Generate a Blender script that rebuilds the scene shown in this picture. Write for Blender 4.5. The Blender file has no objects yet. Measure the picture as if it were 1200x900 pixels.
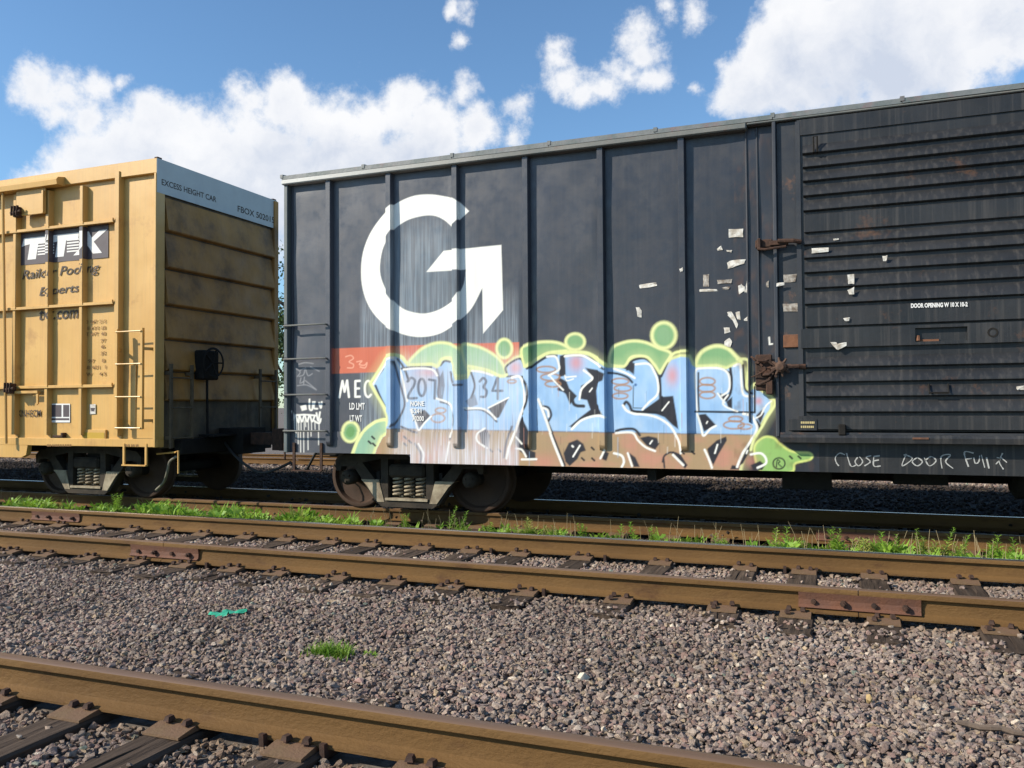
import bpy, bmesh, math, random
import numpy as np
from mathutils import Matrix, Vector, noise as mnoise
rnd = random.Random(7)
rng = np.random.default_rng(11)
R = math.radians
sc = bpy.context.scene
col = sc.collection

# ------------------------------------------------------------------ camera
H = 1.60                                   # lens height above the yard ground
FPX = 981.06                               # focal length in pixels of a 1200 px wide picture
YAW, PITCH, ROLL = R(21.2094), R(1.46177), R(-0.3479)
ROT = (Matrix.Rotation(YAW, 3, 'Z') @ Matrix.Rotation(PITCH, 3, 'X') @ Matrix.Rotation(-ROLL, 3, 'Y'))
cd = bpy.data.cameras.new('camera')
cam = bpy.data.objects.new('camera', cd); col.objects.link(cam)
cam.matrix_world = Matrix.Translation((0, 0, H)) @ (ROT @ Matrix.Rotation(R(90), 3, 'X')).to_4x4()
cd.sensor_width = 36; cd.lens = FPX / 1200 * 36
cd.clip_start = 0.05; cd.clip_end = 3000
sc.camera = cam

# ------------------------------------------------------------------ light
SUN = Vector((-1.3, -1.0, 1.0)).normalized()
sd = bpy.data.lights.new('sun', 'SUN'); sd.energy = 5.0; sd.angle = R(0.53); sd.color = (1.0, 0.92, 0.79)
so = bpy.data.objects.new('sun', sd); col.objects.link(so)
so.rotation_euler = SUN.to_track_quat('Z', 'Y').to_euler()
so.location = (-20, -20, 20)
sc.view_settings.view_transform = 'Standard'; sc.view_settings.look = 'None'
sc.view_settings.exposure = 0.28; sc.view_settings.gamma = 1.0
sc.cycles.diffuse_bounces = 1; sc.cycles.glossy_bounces = 2

def ray(px, py):                           # direction of a picture point (1200x900) in the world
    v = ROT @ Vector(((px - 600) / FPX, 1.0, -(py - 450) / FPX))
    return v
def onY(px, py, Y):                        # where that sight line meets the plane y = Y
    v = ray(px, py); t = Y / v.y
    return v.x * t, H + v.z * t
def onZ(px, py, Z):
    v = ray(px, py); t = (Z - H) / v.z
    return v.x * t, v.y * t
def onX(px, py, X):
    v = ray(px, py); t = X / v.x
    return v.y * t, H + v.z * t

w = bpy.data.worlds.new('World'); sc.world = w; w.use_nodes = True
nt = w.node_tree; N = nt.nodes; L = nt.links; N.clear()
def node(tree, t, **kw):
    n = tree.nodes.new(t)
    for k, v in kw.items(): setattr(n, k, v)
    return n
def build_world():
    out = node(nt, 'ShaderNodeOutputWorld'); bg = node(nt, 'ShaderNodeBackground')
    sky = node(nt, 'ShaderNodeTexSky'); sky.sky_type = 'NISHITA'; sky.sun_disc = False
    sky.sun_elevation = math.asin(SUN.z); sky.sun_rotation = math.atan2(SUN.x, SUN.y)
    sky.air_density = 1.0; sky.dust_density = 0.25; sky.ozone_density = 1.5; sky.altitude = 50
    bg.inputs['Strength'].default_value = 0.10
    geo = node(nt, 'ShaderNodeTexCoord')
    D = geo.outputs['Generated']
    def math_(op, a, b=None, clamp=False):
        m = node(nt, 'ShaderNodeMath', operation=op); m.use_clamp = clamp
        for i, q in enumerate((a, b)):
            if q is None: continue
            if isinstance(q, (int, float)): m.inputs[i].default_value = q
            else: L.new(q, m.inputs[i])
        return m.outputs[0]
    def vec(op, a, b):
        m = node(nt, 'ShaderNodeVectorMath', operation=op)
        for i, q in enumerate((a, b)):
            if isinstance(q, (tuple, Vector)): m.inputs[i].default_value = tuple(q)
            else: L.new(q, m.inputs[i])
        return m
    def noise_(v, scale, det=6, rough=.55):
        n = node(nt, 'ShaderNodeTexNoise'); n.inputs['Scale'].default_value = scale
        n.inputs['Detail'].default_value = det; n.inputs['Roughness'].default_value = rough
        L.new(v, n.inputs['Vector']); return n
    # edge billows: push the sight line about by noise
    n1 = noise_(D, 7, 3, .5)
    off = vec('SUBTRACT', n1.outputs['Color'], (.5, .5, .5)).outputs[0]
    offs = vec('MULTIPLY', off, (.060, .060, .060)).outputs[0]
    n1b = noise_(D, 24, 9, .62)
    offs2 = vec('MULTIPLY', vec('SUBTRACT', n1b.outputs['Color'], (.5, .5, .5)).outputs[0], (.030, .030, .030)).outputs[0]
    DW = vec('ADD', vec('ADD', D, offs).outputs[0], offs2).outputs[0]
    blobs = [(40,104,26),(72,106,24),(105,107,24),(138,101,12),(62,135,20),(92,142,26),
      (72,222,42),(108,190,46),(150,172,46),(186,148,38),(230,178,52),(290,118,26),(330,118,38),(365,138,36),(402,142,40),
      (432,140,36),(470,120,38),(490,110,26),(512,150,46),(545,104,20),(562,150,30),(300,215,96),(400,215,100),(495,190,52),
      (612,124,17),(606,162,13),(655,60,20),(662,90,26),(682,105,22),(702,96,24),(722,78,25),(748,50,28),(756,84,22),(746,24,16),
      (806,97,10),(846,80,15),(840,118,20),(870,100,42),(900,60,42),(930,100,46),(940,30,52),(985,60,62),(1030,30,74),
      (1040,90,44),(1100,46,74),(1165,30,60),(1120,92,30),(535,10,11),(556,12,11),(540,46,9),(776,6,12),(812,8,13),(1180,-30,60)]
    def field(V, rmin=0):
        F = None
        for (x, y, r) in blobs:
            if r < rmin: continue
            d = ray(x, y); s = r * 1.12 / (FPX * d.length) ; d = d.normalized()
            dist = vec('DISTANCE', V, d).outputs['Value']
            f = math_('SUBTRACT', 1.0, math_('DIVIDE', dist, s))
            if r < 40: f = math_('MULTIPLY', f, max(.42, r / 40))
            if F is None: F = f
            else:
                m = node(nt, 'ShaderNodeMath', operation='SMOOTH_MAX')
                L.new(F, m.inputs[0]); L.new(f, m.inputs[1]); m.inputs[2].default_value = .25
                F = m.outputs[0]
        return F
    F = field(DW)
    n4 = noise_(D, 34, 9, .66)
    F = math_('ADD', F, math_('MULTIPLY', math_('SUBTRACT', n4.outputs['Fac'], .5), 1.15))
    # the rest of the sky carries the same kind of cumulus
    c = ray(600, 260).normalized()
    dc = vec('DISTANCE', D, c).outputs['Value']
    far = node(nt, 'ShaderNodeMapRange'); far.inputs['From Min'].default_value = .72; far.inputs['From Max'].default_value = .95
    L.new(dc, far.inputs['Value'])
    g = noise_(DW, 2.6, 5, .5)
    gf = math_('MULTIPLY', math_('SUBTRACT', g.outputs['Fac'], .62), 6.0)
    gf2 = math_('SUBTRACT', gf, math_('MULTIPLY', math_('SUBTRACT', 1.0, far.outputs[0]), 4.0))
    F = math_('MAXIMUM', F, gf2)
    dens = node(nt, 'ShaderNodeMapRange'); dens.interpolation_type = 'SMOOTHSTEP'
    dens.inputs['From Min'].default_value = -.10; dens.inputs['From Max'].default_value = .46
    L.new(F, dens.inputs['Value'])
    # body tone: soft grey-blue folds deep in the cloud, white rims
    n2 = noise_(DW, 6.0, 5, .5); n3 = noise_(DW, 19, 6, .6)
    tone = math_('ADD', math_('MULTIPLY', n2.outputs['Fac'], .65), math_('MULTIPLY', n3.outputs['Fac'], .5))
    tm = node(nt, 'ShaderNodeMapRange'); tm.inputs['From Min'].default_value = .45; tm.inputs['From Max'].default_value = .70
    L.new(tone, tm.inputs['Value'])
    deep = node(nt, 'ShaderNodeMapRange'); deep.inputs['From Min'].default_value = .15; deep.inputs['From Max'].default_value = .8
    L.new(F, deep.inputs['Value'])
    Fb = field(vec('ADD', DW, (0, 0, .045)).outputs[0], 34)
    belly = node(nt, 'ShaderNodeMapRange'); belly.interpolation_type = 'SMOOTHSTEP'; belly.inputs['From Min'].default_value = -.05; belly.inputs['From Max'].default_value = .75
    L.new(Fb, belly.inputs['Value'])
    shade = math_('MULTIPLY', tm.outputs[0], deep.outputs[0], True)
    shade = math_('ADD', math_('MULTIPLY', shade, .55), math_('MULTIPLY', math_('MULTIPLY', belly.outputs[0], math_('ADD', tm.outputs[0], .45)), .6), True)
    cm = node(nt, 'ShaderNodeMix', data_type='RGBA')
    cm.inputs[6].default_value = (8.3, 8.3, 8.4, 1); cm.inputs[7].default_value = (5.3, 5.8, 6.8, 1)
    L.new(shade, cm.inputs[0])
    tint = node(nt, 'ShaderNodeMix', data_type='RGBA', blend_type='MULTIPLY'); tint.inputs[0].default_value = 1
    tint.inputs[7].default_value = (1.0, 1.28, 1.46, 1); L.new(sky.outputs[0], tint.inputs[6])
    mix = node(nt, 'ShaderNodeMix', data_type='RGBA')
    L.new(math_('MULTIPLY', dens.outputs[0], .96), mix.inputs[0]); L.new(tint.outputs[2], mix.inputs[6]); L.new(cm.outputs[2], mix.inputs[7])
    L.new(mix.outputs[2], bg.inputs['Color']); L.new(bg.outputs[0], out.inputs['Surface'])
build_world()

# ------------------------------------------------------------------ materials
def lin(r, g, b, k=1.0):
    f = lambda c: ((c / 255 + .055) / 1.055) ** 2.4 if c > 10 else c / 255 / 12.92
    return (f(r) * k, f(g) * k, f(b) * k, 1)
def mat(name, base, rough=.6, metal=0.0, var=None, vscale=3.0, vamt=.5, stretch=(1, 1, 1), bump=0.0, bscale=20.0,
        attr=False, spec=.5, dirt=None, dscale=1.2, dmin=.55, dmax=.72, objrand=0.0, streak=0.0, backlit=0.0):
    m = bpy.data.materials.new(name); m.use_nodes = True
    t = m.node_tree; b = t.nodes['Principled BSDF']; ln = t.links.new
    b.inputs['Roughness'].default_value = rough; b.inputs['Metallic'].default_value = metal
    b.inputs['Specular IOR Level'].default_value = spec
    tc = t.nodes.new('ShaderNodeTexCoord')
    mp = t.nodes.new('ShaderNodeMapping'); mp.inputs['Scale'].default_value = stretch
    ln(tc.outputs['Object'], mp.inputs[0])
    if objrand:
        oi = t.nodes.new('ShaderNodeObjectInfo')
        va = t.nodes.new('ShaderNodeVectorMath'); va.operation = 'SCALE'
        cx = t.nodes.new('ShaderNodeCombineXYZ'); ln(oi.outputs['Random'], cx.inputs[0]); ln(oi.outputs['Random'], cx.inputs[1])
        ln(cx.outputs[0], va.inputs[0]); va.inputs['Scale'].default_value = 37
        ad = t.nodes.new('ShaderNodeVectorMath'); ln(mp.outputs[0], ad.inputs[0]); ln(va.outputs[0], ad.inputs[1])
        V = ad.outputs[0]
    else: V = mp.outputs[0]
    def nz(scale, det=6, r=.6, vv=None):
        n = t.nodes.new('ShaderNodeTexNoise'); n.inputs['Scale'].default_value = scale
        n.inputs['Detail'].default_value = det; n.inputs['Roughness'].default_value = r
        ln(vv or V, n.inputs['Vector']); return n.outputs['Fac']
    def mixc(f, a, c2, bt='MIX'):
        x = t.nodes.new('ShaderNodeMix'); x.data_type = 'RGBA'; x.blend_type = bt
        for s, q in ((0, f), (6, a), (7, c2)):
            if isinstance(q, (tuple, float, int)): x.inputs[s].default_value = q
            else: ln(q, x.inputs[s])
        return x.outputs[2]
    if attr:
        a = t.nodes.new('ShaderNodeAttribute'); a.attribute_name = 'Col'; c = a.outputs['Color']
    else: c = base
    def mr(f, a0, a1, b0=0., b1=1.):
        x = t.nodes.new('ShaderNodeMapRange'); ln(f, x.inputs[0])
        for i, q in zip((1, 2, 3, 4), (a0, a1, b0, b1)): x.inputs[i].default_value = q
        return x.outputs[0]
    if var: c = mixc(mr(nz(vscale), .35, .65, 0, vamt), c, var)
    if objrand:
        hs = t.nodes.new('ShaderNodeHueSaturation')
        if isinstance(c, tuple): hs.inputs['Color'].default_value = c
        else: ln(c, hs.inputs['Color'])
        ln(mr(oi.outputs['Random'], 0, 1, 1 - objrand, 1 + objrand), hs.inputs['Value'])
        c = hs.outputs[0]
    if streak:
        mp2 = t.nodes.new('ShaderNodeMapping'); mp2.inputs['Scale'].default_value = (22, 22, .55); ln(tc.outputs['Object'], mp2.inputs[0])
        s = nz(1.0, 5, .6, mp2.outputs[0])
        c = mixc(mr(s, .5, .78, 0, streak), c, (.16, .14, .12, 1))
        s2 = nz(1.7, 5, .6, mp2.outputs[0])
        c = mixc(mr(s2, .52, .8, 0, streak), c, (.012, .011, .01, 1))
    if dirt: c = mixc(mr(nz(dscale, 8, .68), dmin, dmax), c, dirt)
    if isinstance(c, tuple): b.inputs['Base Color'].default_value = c
    else: ln(c, b.inputs['Base Color'])
    ln(mr(nz(vscale * 2.3), .3, .7, max(.05, rough - .1), min(1, rough + .12)), b.inputs['Roughness'])
    if bump:
        bp = t.nodes.new('ShaderNodeBump'); bp.inputs['Strength'].default_value = bump; bp.inputs['Distance'].default_value = .01
        ln(nz(bscale, 8, .65), bp.inputs['Height']); ln(bp.outputs[0], b.inputs['Normal'])
    if backlit:
        b.inputs['Subsurface Weight'].default_value = 0
        tr = t.nodes.new('ShaderNodeBsdfTranslucent'); ms = t.nodes.new('ShaderNodeMixShader'); ms.inputs[0].default_value = backlit
        if isinstance(c, tuple): tr.inputs[0].default_value = c
        else: ln(c, tr.inputs[0])
        o = t.nodes['Material Output']; ln(b.outputs[0], ms.inputs[1]); ln(tr.outputs[0], ms.inputs[2]); ln(ms.outputs[0], o.inputs[0])
    return m
M = {}
M['painted'] = mat('weathered_painted_steel', None, .38, attr=True, bump=.08, bscale=60, streak=.10)
M['black'] = mat('black_car_paint', (.034, .038, .047, 1), .42, var=(.072, .074, .082, 1), vscale=1.6, vamt=.7, bump=.12, bscale=30, streak=.28, spec=.38)
M['door'] = mat('black_door_paint', (.018, .019, .021, 1), .40, var=(.036, .036, .037, 1), vscale=1.4, vamt=.8, bump=.2, bscale=24,
                streak=.35, dirt=(.13, .065, .035, 1), dscale=2.4, dmin=.61, dmax=.76, spec=.38)
M['frame_strip'] = mat('door_frame_paint', (.03, .033, .04, 1), .45, var=(.06, .058, .056, 1), vscale=3, vamt=.6, bump=.15,
                dirt=(.20, .10, .055, 1), dscale=2.6, dmin=.60, dmax=.74, spec=.38)
M['chord'] = mat('faded_roof_edge', (.115, .125, .115, 1), .45, var=(.20, .19, .165, 1), vscale=2.0, vamt=.8, bump=.2,
                 dirt=(.17, .12, .10, 1), dscale=5)
M['roof'] = mat('roof_sheet', (.10, .125, .12, 1), .5, var=(.20, .20, .20, 1), vscale=4.5, vamt=.9, bump=.3, dirt=(.20, .12, .12, 1), dscale=4)
M['under'] = mat('grimy_underframe', (.014, .013, .012, 1), .85, var=(.03, .026, .022, 1), bump=.4, bscale=30, spec=.18)
M['truck_lit'] = mat('sunlit_tan_cast_steel', (.40, .34, .24, 1), .8, var=(.16, .12, .08, 1), vscale=7, vamt=.8, bump=.5, bscale=30, spec=.18)  # pale copy for the sunlit truck parts, sunlight put into the colour
M['wheel'] = mat('wheel_steel', (.075, .045, .03, 1), .7, var=(.03, .022, .018, 1), bump=.3, bscale=25, spec=.18)
M['truck'] = mat('shaded_cast_steel', (.032, .027, .022, 1), .85, var=(.07, .055, .04, 1), vscale=6, vamt=.8, bump=.5, bscale=30, spec=.18)  # dark copy for the shaded truck parts, shade put into the colour
M['rusty'] = mat('rusty_iron', (.20, .085, .04, 1), .85, var=(.09, .045, .03, 1), vscale=8, vamt=.9, bump=.5, bscale=50)
M['rust_dark'] = mat('dark_rusty_iron', (.045, .030, .024, 1), .8, var=(.10, .052, .034, 1), vscale=14, vamt=.8, bump=.5, bscale=50, spec=.18)
Y1 = lin(232, 184, 104, .79)
M['yellow'] = mat('yellow_car_paint', Y1, .42, var=lin(218, 166, 86, .76), vscale=1.2, vamt=.6, bump=.07, bscale=20,
                  dirt=lin(178, 122, 66, .7), dscale=2.2, dmin=.58, dmax=.85, streak=.14)
M['yellow_end'] = mat('yellow_end_paint_dusty', lin(204, 150, 78, .76), .65, var=lin(160, 116, 62, .62), vscale=1.5, vamt=.7, bump=.1,
                  dirt=(.06, .045, .03, 1), dscale=1.5, dmin=.50, dmax=.8, streak=.15)
M['dark_end'] = mat('dark_end_paint', (.07, .052, .032, 1), .75, var=(.20, .14, .07, 1), vscale=2.2, vamt=.7, bump=.2, dirt=(.025, .02, .016, 1), dscale=1.5, dmin=.45, dmax=.7, streak=.3)  # darker brown version of the end paint, for wall sheet and ladders
M['grey_panel'] = mat('pale_grey_end_panel', (.50, .52, .50, 1), .5, var=(.42, .43, .42, 1), vamt=.5)
M['white'] = mat('white_paint', (.78, .77, .74, 1), .6, var=(.6, .58, .54, 1), vscale=12, vamt=.4)
M['paper'] = mat('torn_white_paper', (.74, .72, .66, 1), .85, var=(.30, .24, .17, 1), vscale=16, vamt=.8)
M['paper_dirty'] = mat('weathered_paper_scraps', (.45, .42, .37, 1), .85, var=(.16, .12, .09, 1), vscale=22, vamt=1.0)
M['ink'] = mat('dark_brown_lettering', (.05, .032, .02, 1), .6)
M['ink_faint'] = mat('faint_brown_lettering', lin(150, 108, 52, .8), .6)
M['band'] = mat('dark_logo_band', lin(88, 76, 80, .75), .5, var=lin(74, 66, 74, .75))
M['yellow_letters'] = mat('ochre_stencil_lettering', (.50, .40, .18, 1), .6)
M['ochre'] = mat('bright_ochre_placard', lin(205, 165, 45, .8), .5)
M['rail'] = mat('rail_rust_brown', (.122, .066, .024, 1), .74, var=(.175, .096, .034, 1), vscale=2.2, vamt=.8, stretch=(.5, 1, 1),
                bump=.6, bscale=60, dirt=(.075, .036, .018, 1), dscale=5.5, dmin=.56, dmax=.76, spec=.18)
M['rail_top'] = mat('rail_running_surface', (.19, .112, .065, 1), .5, metal=.2, var=(.16, .105, .08, 1), stretch=(.3, 8, 1), vscale=2.5, bump=.1)
M['rail_shiny'] = mat('rail_polished_surface', (.48, .43, .38, 1), .22, metal=.9, var=(.3, .24, .19, 1), stretch=(.3, 14, 1), vscale=2.5, bump=.05)
M['plate'] = mat('tie_plate_rust', (.16, .098, .048, 1), .75, var=(.16, .085, .05, 1), vscale=8, vamt=.8, bump=.5, bscale=60)
M['bar'] = mat('joint_bar_rust', (.15, .060, .03, 1), .75, var=(.12, .055, .035, 1), vscale=9, vamt=.9, bump=.5, bscale=60)
M['tie'] = mat('weathered_tie_wood', (.050, .034, .024, 1), .9, var=(.10, .072, .052, 1), vscale=2.0, vamt=.9, stretch=(14, 1.2, 8),
               bump=1.0, bscale=4, objrand=.28, spec=.2)
M['hose'] = mat('black_rubber', (.02, .02, .02, 1), .6)
M['hose_pale'] = mat('dusty_hose', (.20, .18, .13, 1), .7, var=(.09, .08, .06, 1), vscale=9)
M['leaf'] = mat('weed_green', (.18, .37, .03, 1), .6, var=(.34, .48, .06, 1), vscale=9, vamt=.8, objrand=.2, backlit=.35)
M['leaf_dry'] = mat('yellowed_weed', (.30, .36, .06, 1), .65, var=(.42, .36, .12, 1), vscale=9, vamt=.8, objrand=.25, backlit=.3)
M['stem'] = mat('weed_stem', (.12, .17, .04, 1), .7)
M['tree_leaf'] = mat('tree_leaf', (.045, .085, .02, 1), .6, var=(.08, .12, .03, 1), vscale=.8, backlit=.3)
M['bark'] = mat('bark', (.08, .06, .045, 1), .9, bump=.6, bscale=8)
M['glass_green'] = mat('green_plastic', (.02, .32, .17, 1), .12, var=(.16, .60, .42, 1), vscale=30)
M['pale_stone'] = mat('pale_stone', (.62, .55, .42, 1), .85, var=(.42, .36, .27, 1), vscale=30, bump=.4)
M['pink_stone'] = mat('pink_stone', (.45, .28, .23, 1), .85, var=(.32, .2, .17, 1), vscale=30, bump=.4)
M['stick'] = mat('dead_stick', (.13, .095, .07, 1), .9, bump=.6, bscale=30)

def rock_material():
    m = bpy.data.materials.new('ballast_stone'); m.use_nodes = True
    t = m.node_tree; b = t.nodes['Principled BSDF']; ln = t.links.new
    oi = t.nodes.new('ShaderNodeObjectInfo')
    cr = t.nodes.new('ShaderNodeValToRGB'); e = cr.color_ramp; e.interpolation = 'CONSTANT'
    WARM = (1.13, 1.045, .95)
    cols = [(0, (.205, .170, .150)), (.14, (.265, .225, .195)), (.28, (.165, .130, .118)), (.42, (.225, .185, .175)), (.55, (.30, .25, .215)),
            (.66, (.23, .165, .150)), (.76, (.255, .225, .205)), (.85, (.185, .155, .150)), (.91, (.29, .235, .17)), (.955, (.37, .33, .29)), (.985, (.50, .45, .38)), (.993, (.20, .24, .205))]
    while len(e.elements) < len(cols): e.elements.new(.5)
    for el, (p, c) in zip(e.elements, cols): el.position = p; el.color = (*[a * b * 1.06 for a, b in zip(c, WARM)], 1)
    ln(oi.outputs['Random'], cr.inputs[0])
    tc = t.nodes.new('ShaderNodeTexCoord')
    n = t.nodes.new('ShaderNodeTexNoise'); n.inputs['Scale'].default_value = 1.6; n.inputs['Detail'].default_value = 5
    ln(tc.outputs['Object'], n.inputs['Vector'])
    mr = t.nodes.new('ShaderNodeMapRange'); mr.inputs[1].default_value = .3; mr.inputs[2].default_value = .7; mr.inputs[3].default_value = .72; mr.inputs[4].default_value = 1.22
    ln(n.outputs['Fac'], mr.inputs[0])
    # rust and brake dust gathered along the rails
    g = t.nodes.new('ShaderNodeNewGeometry'); sep = t.nodes.new('ShaderNodeSeparateXYZ'); ln(g.outputs['Position'], sep.inputs[0])
    prev = None
    for ry, wd in ((6.13, .42), (7.67, .42), (3.06, .42), (1.55, .5), (9.7, .9)):
        a = t.nodes.new('ShaderNodeMath'); a.operation = 'SUBTRACT'; ln(sep.outputs['Y'], a.inputs[0]); a.inputs[1].default_value = ry
        ab = t.nodes.new('ShaderNodeMath'); ab.operation = 'ABSOLUTE'; ln(a.outputs[0], ab.inputs[0])
        q = t.nodes.new('ShaderNodeMapRange'); q.inputs[1].default_value = 0; q.inputs[2].default_value = wd; q.inputs[3].default_value = 1; q.inputs[4].default_value = 0
        ln(ab.outputs[0], q.inputs[0])
        if prev is None: prev = q.outputs[0]
        else:
            mx = t.nodes.new('ShaderNodeMath'); mx.operation = 'MAXIMUM'; ln(prev, mx.inputs[0]); ln(q.outputs[0], mx.inputs[1]); prev = mx.outputs[0]
    n5 = t.nodes.new('ShaderNodeTexNoise'); n5.inputs['Scale'].default_value = .9; n5.inputs['Detail'].default_value = 5; ln(g.outputs['Position'], n5.inputs['Vector'])
    st = t.nodes.new('ShaderNodeMapRange'); ln(n5.outputs['Fac'], st.inputs[0]); st.inputs[1].default_value = .36; st.inputs[2].default_value = .64; st.inputs[3].default_value = .88; st.inputs[4].default_value = 1.26
    n2 = t.nodes.new('ShaderNodeTexNoise'); n2.inputs['Scale'].default_value = 2.2; n2.inputs['Detail'].default_value = 4; ln(g.outputs['Position'], n2.inputs['Vector'])
    mm = t.nodes.new('ShaderNodeMath'); mm.operation = 'MULTIPLY'; ln(prev, mm.inputs[0]); ln(n2.outputs['Fac'], mm.inputs[1])
    v = t.nodes.new('ShaderNodeMix'); v.data_type = 'RGBA'; v.blend_type = 'MULTIPLY'; v.inputs[0].default_value = 1
    ln(cr.outputs[0], v.inputs[6]); cc = t.nodes.new('ShaderNodeCombineColor'); [ln(mr.outputs[0], cc.inputs[i]) for i in range(3)]; ln(cc.outputs[0], v.inputs[7])
    v2 = t.nodes.new('ShaderNodeMix'); v2.data_type = 'RGBA'; v2.blend_type = 'MULTIPLY'; v2.inputs[0].default_value = 1
    c5 = t.nodes.new('ShaderNodeCombineColor'); [ln(st.outputs[0], c5.inputs[i]) for i in range(3)]; ln(v.outputs[2], v2.inputs[6]); ln(c5.outputs[0], v2.inputs[7])
    r = t.nodes.new('ShaderNodeMix'); r.data_type = 'RGBA'; ln(mm.outputs[0], r.inputs[0]); ln(v2.outputs[2], r.inputs[6]); r.inputs[7].default_value = (.20, .125, .06, 1)
    # shade under and behind the cars, painted into the stone colour
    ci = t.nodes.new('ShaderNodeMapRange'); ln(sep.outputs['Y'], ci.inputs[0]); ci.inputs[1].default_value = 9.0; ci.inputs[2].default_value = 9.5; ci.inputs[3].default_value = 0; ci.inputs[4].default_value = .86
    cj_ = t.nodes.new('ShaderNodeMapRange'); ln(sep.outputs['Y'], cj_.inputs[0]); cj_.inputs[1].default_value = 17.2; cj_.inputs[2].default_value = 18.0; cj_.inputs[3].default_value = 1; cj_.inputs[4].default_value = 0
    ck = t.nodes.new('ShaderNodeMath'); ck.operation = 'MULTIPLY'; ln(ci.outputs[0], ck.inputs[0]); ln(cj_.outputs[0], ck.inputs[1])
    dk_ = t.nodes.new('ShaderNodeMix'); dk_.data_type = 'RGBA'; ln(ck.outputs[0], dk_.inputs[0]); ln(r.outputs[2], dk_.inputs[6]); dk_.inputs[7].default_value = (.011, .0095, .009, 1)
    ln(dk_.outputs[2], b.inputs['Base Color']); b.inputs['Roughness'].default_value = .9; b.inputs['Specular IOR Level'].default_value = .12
    bp = t.nodes.new('ShaderNodeBump'); bp.inputs['Strength'].default_value = .4; bp.inputs['Distance'].default_value = .1
    n3 = t.nodes.new('ShaderNodeTexNoise'); n3.inputs['Scale'].default_value = 5; n3.inputs['Detail'].default_value = 6; ln(tc.outputs['Object'], n3.inputs['Vector'])
    ln(n3.outputs['Fac'], bp.inputs['Height']); ln(bp.outputs[0], b.inputs['Normal'])
    return m
M['rock'] = rock_material()
M['ground'] = mat('yard_dirt', (.12, .098, .082, 1), .95, var=(.24, .21, .185, 1), vscale=22, vamt=.9, bump=1.0, bscale=16, spec=.15)

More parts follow.
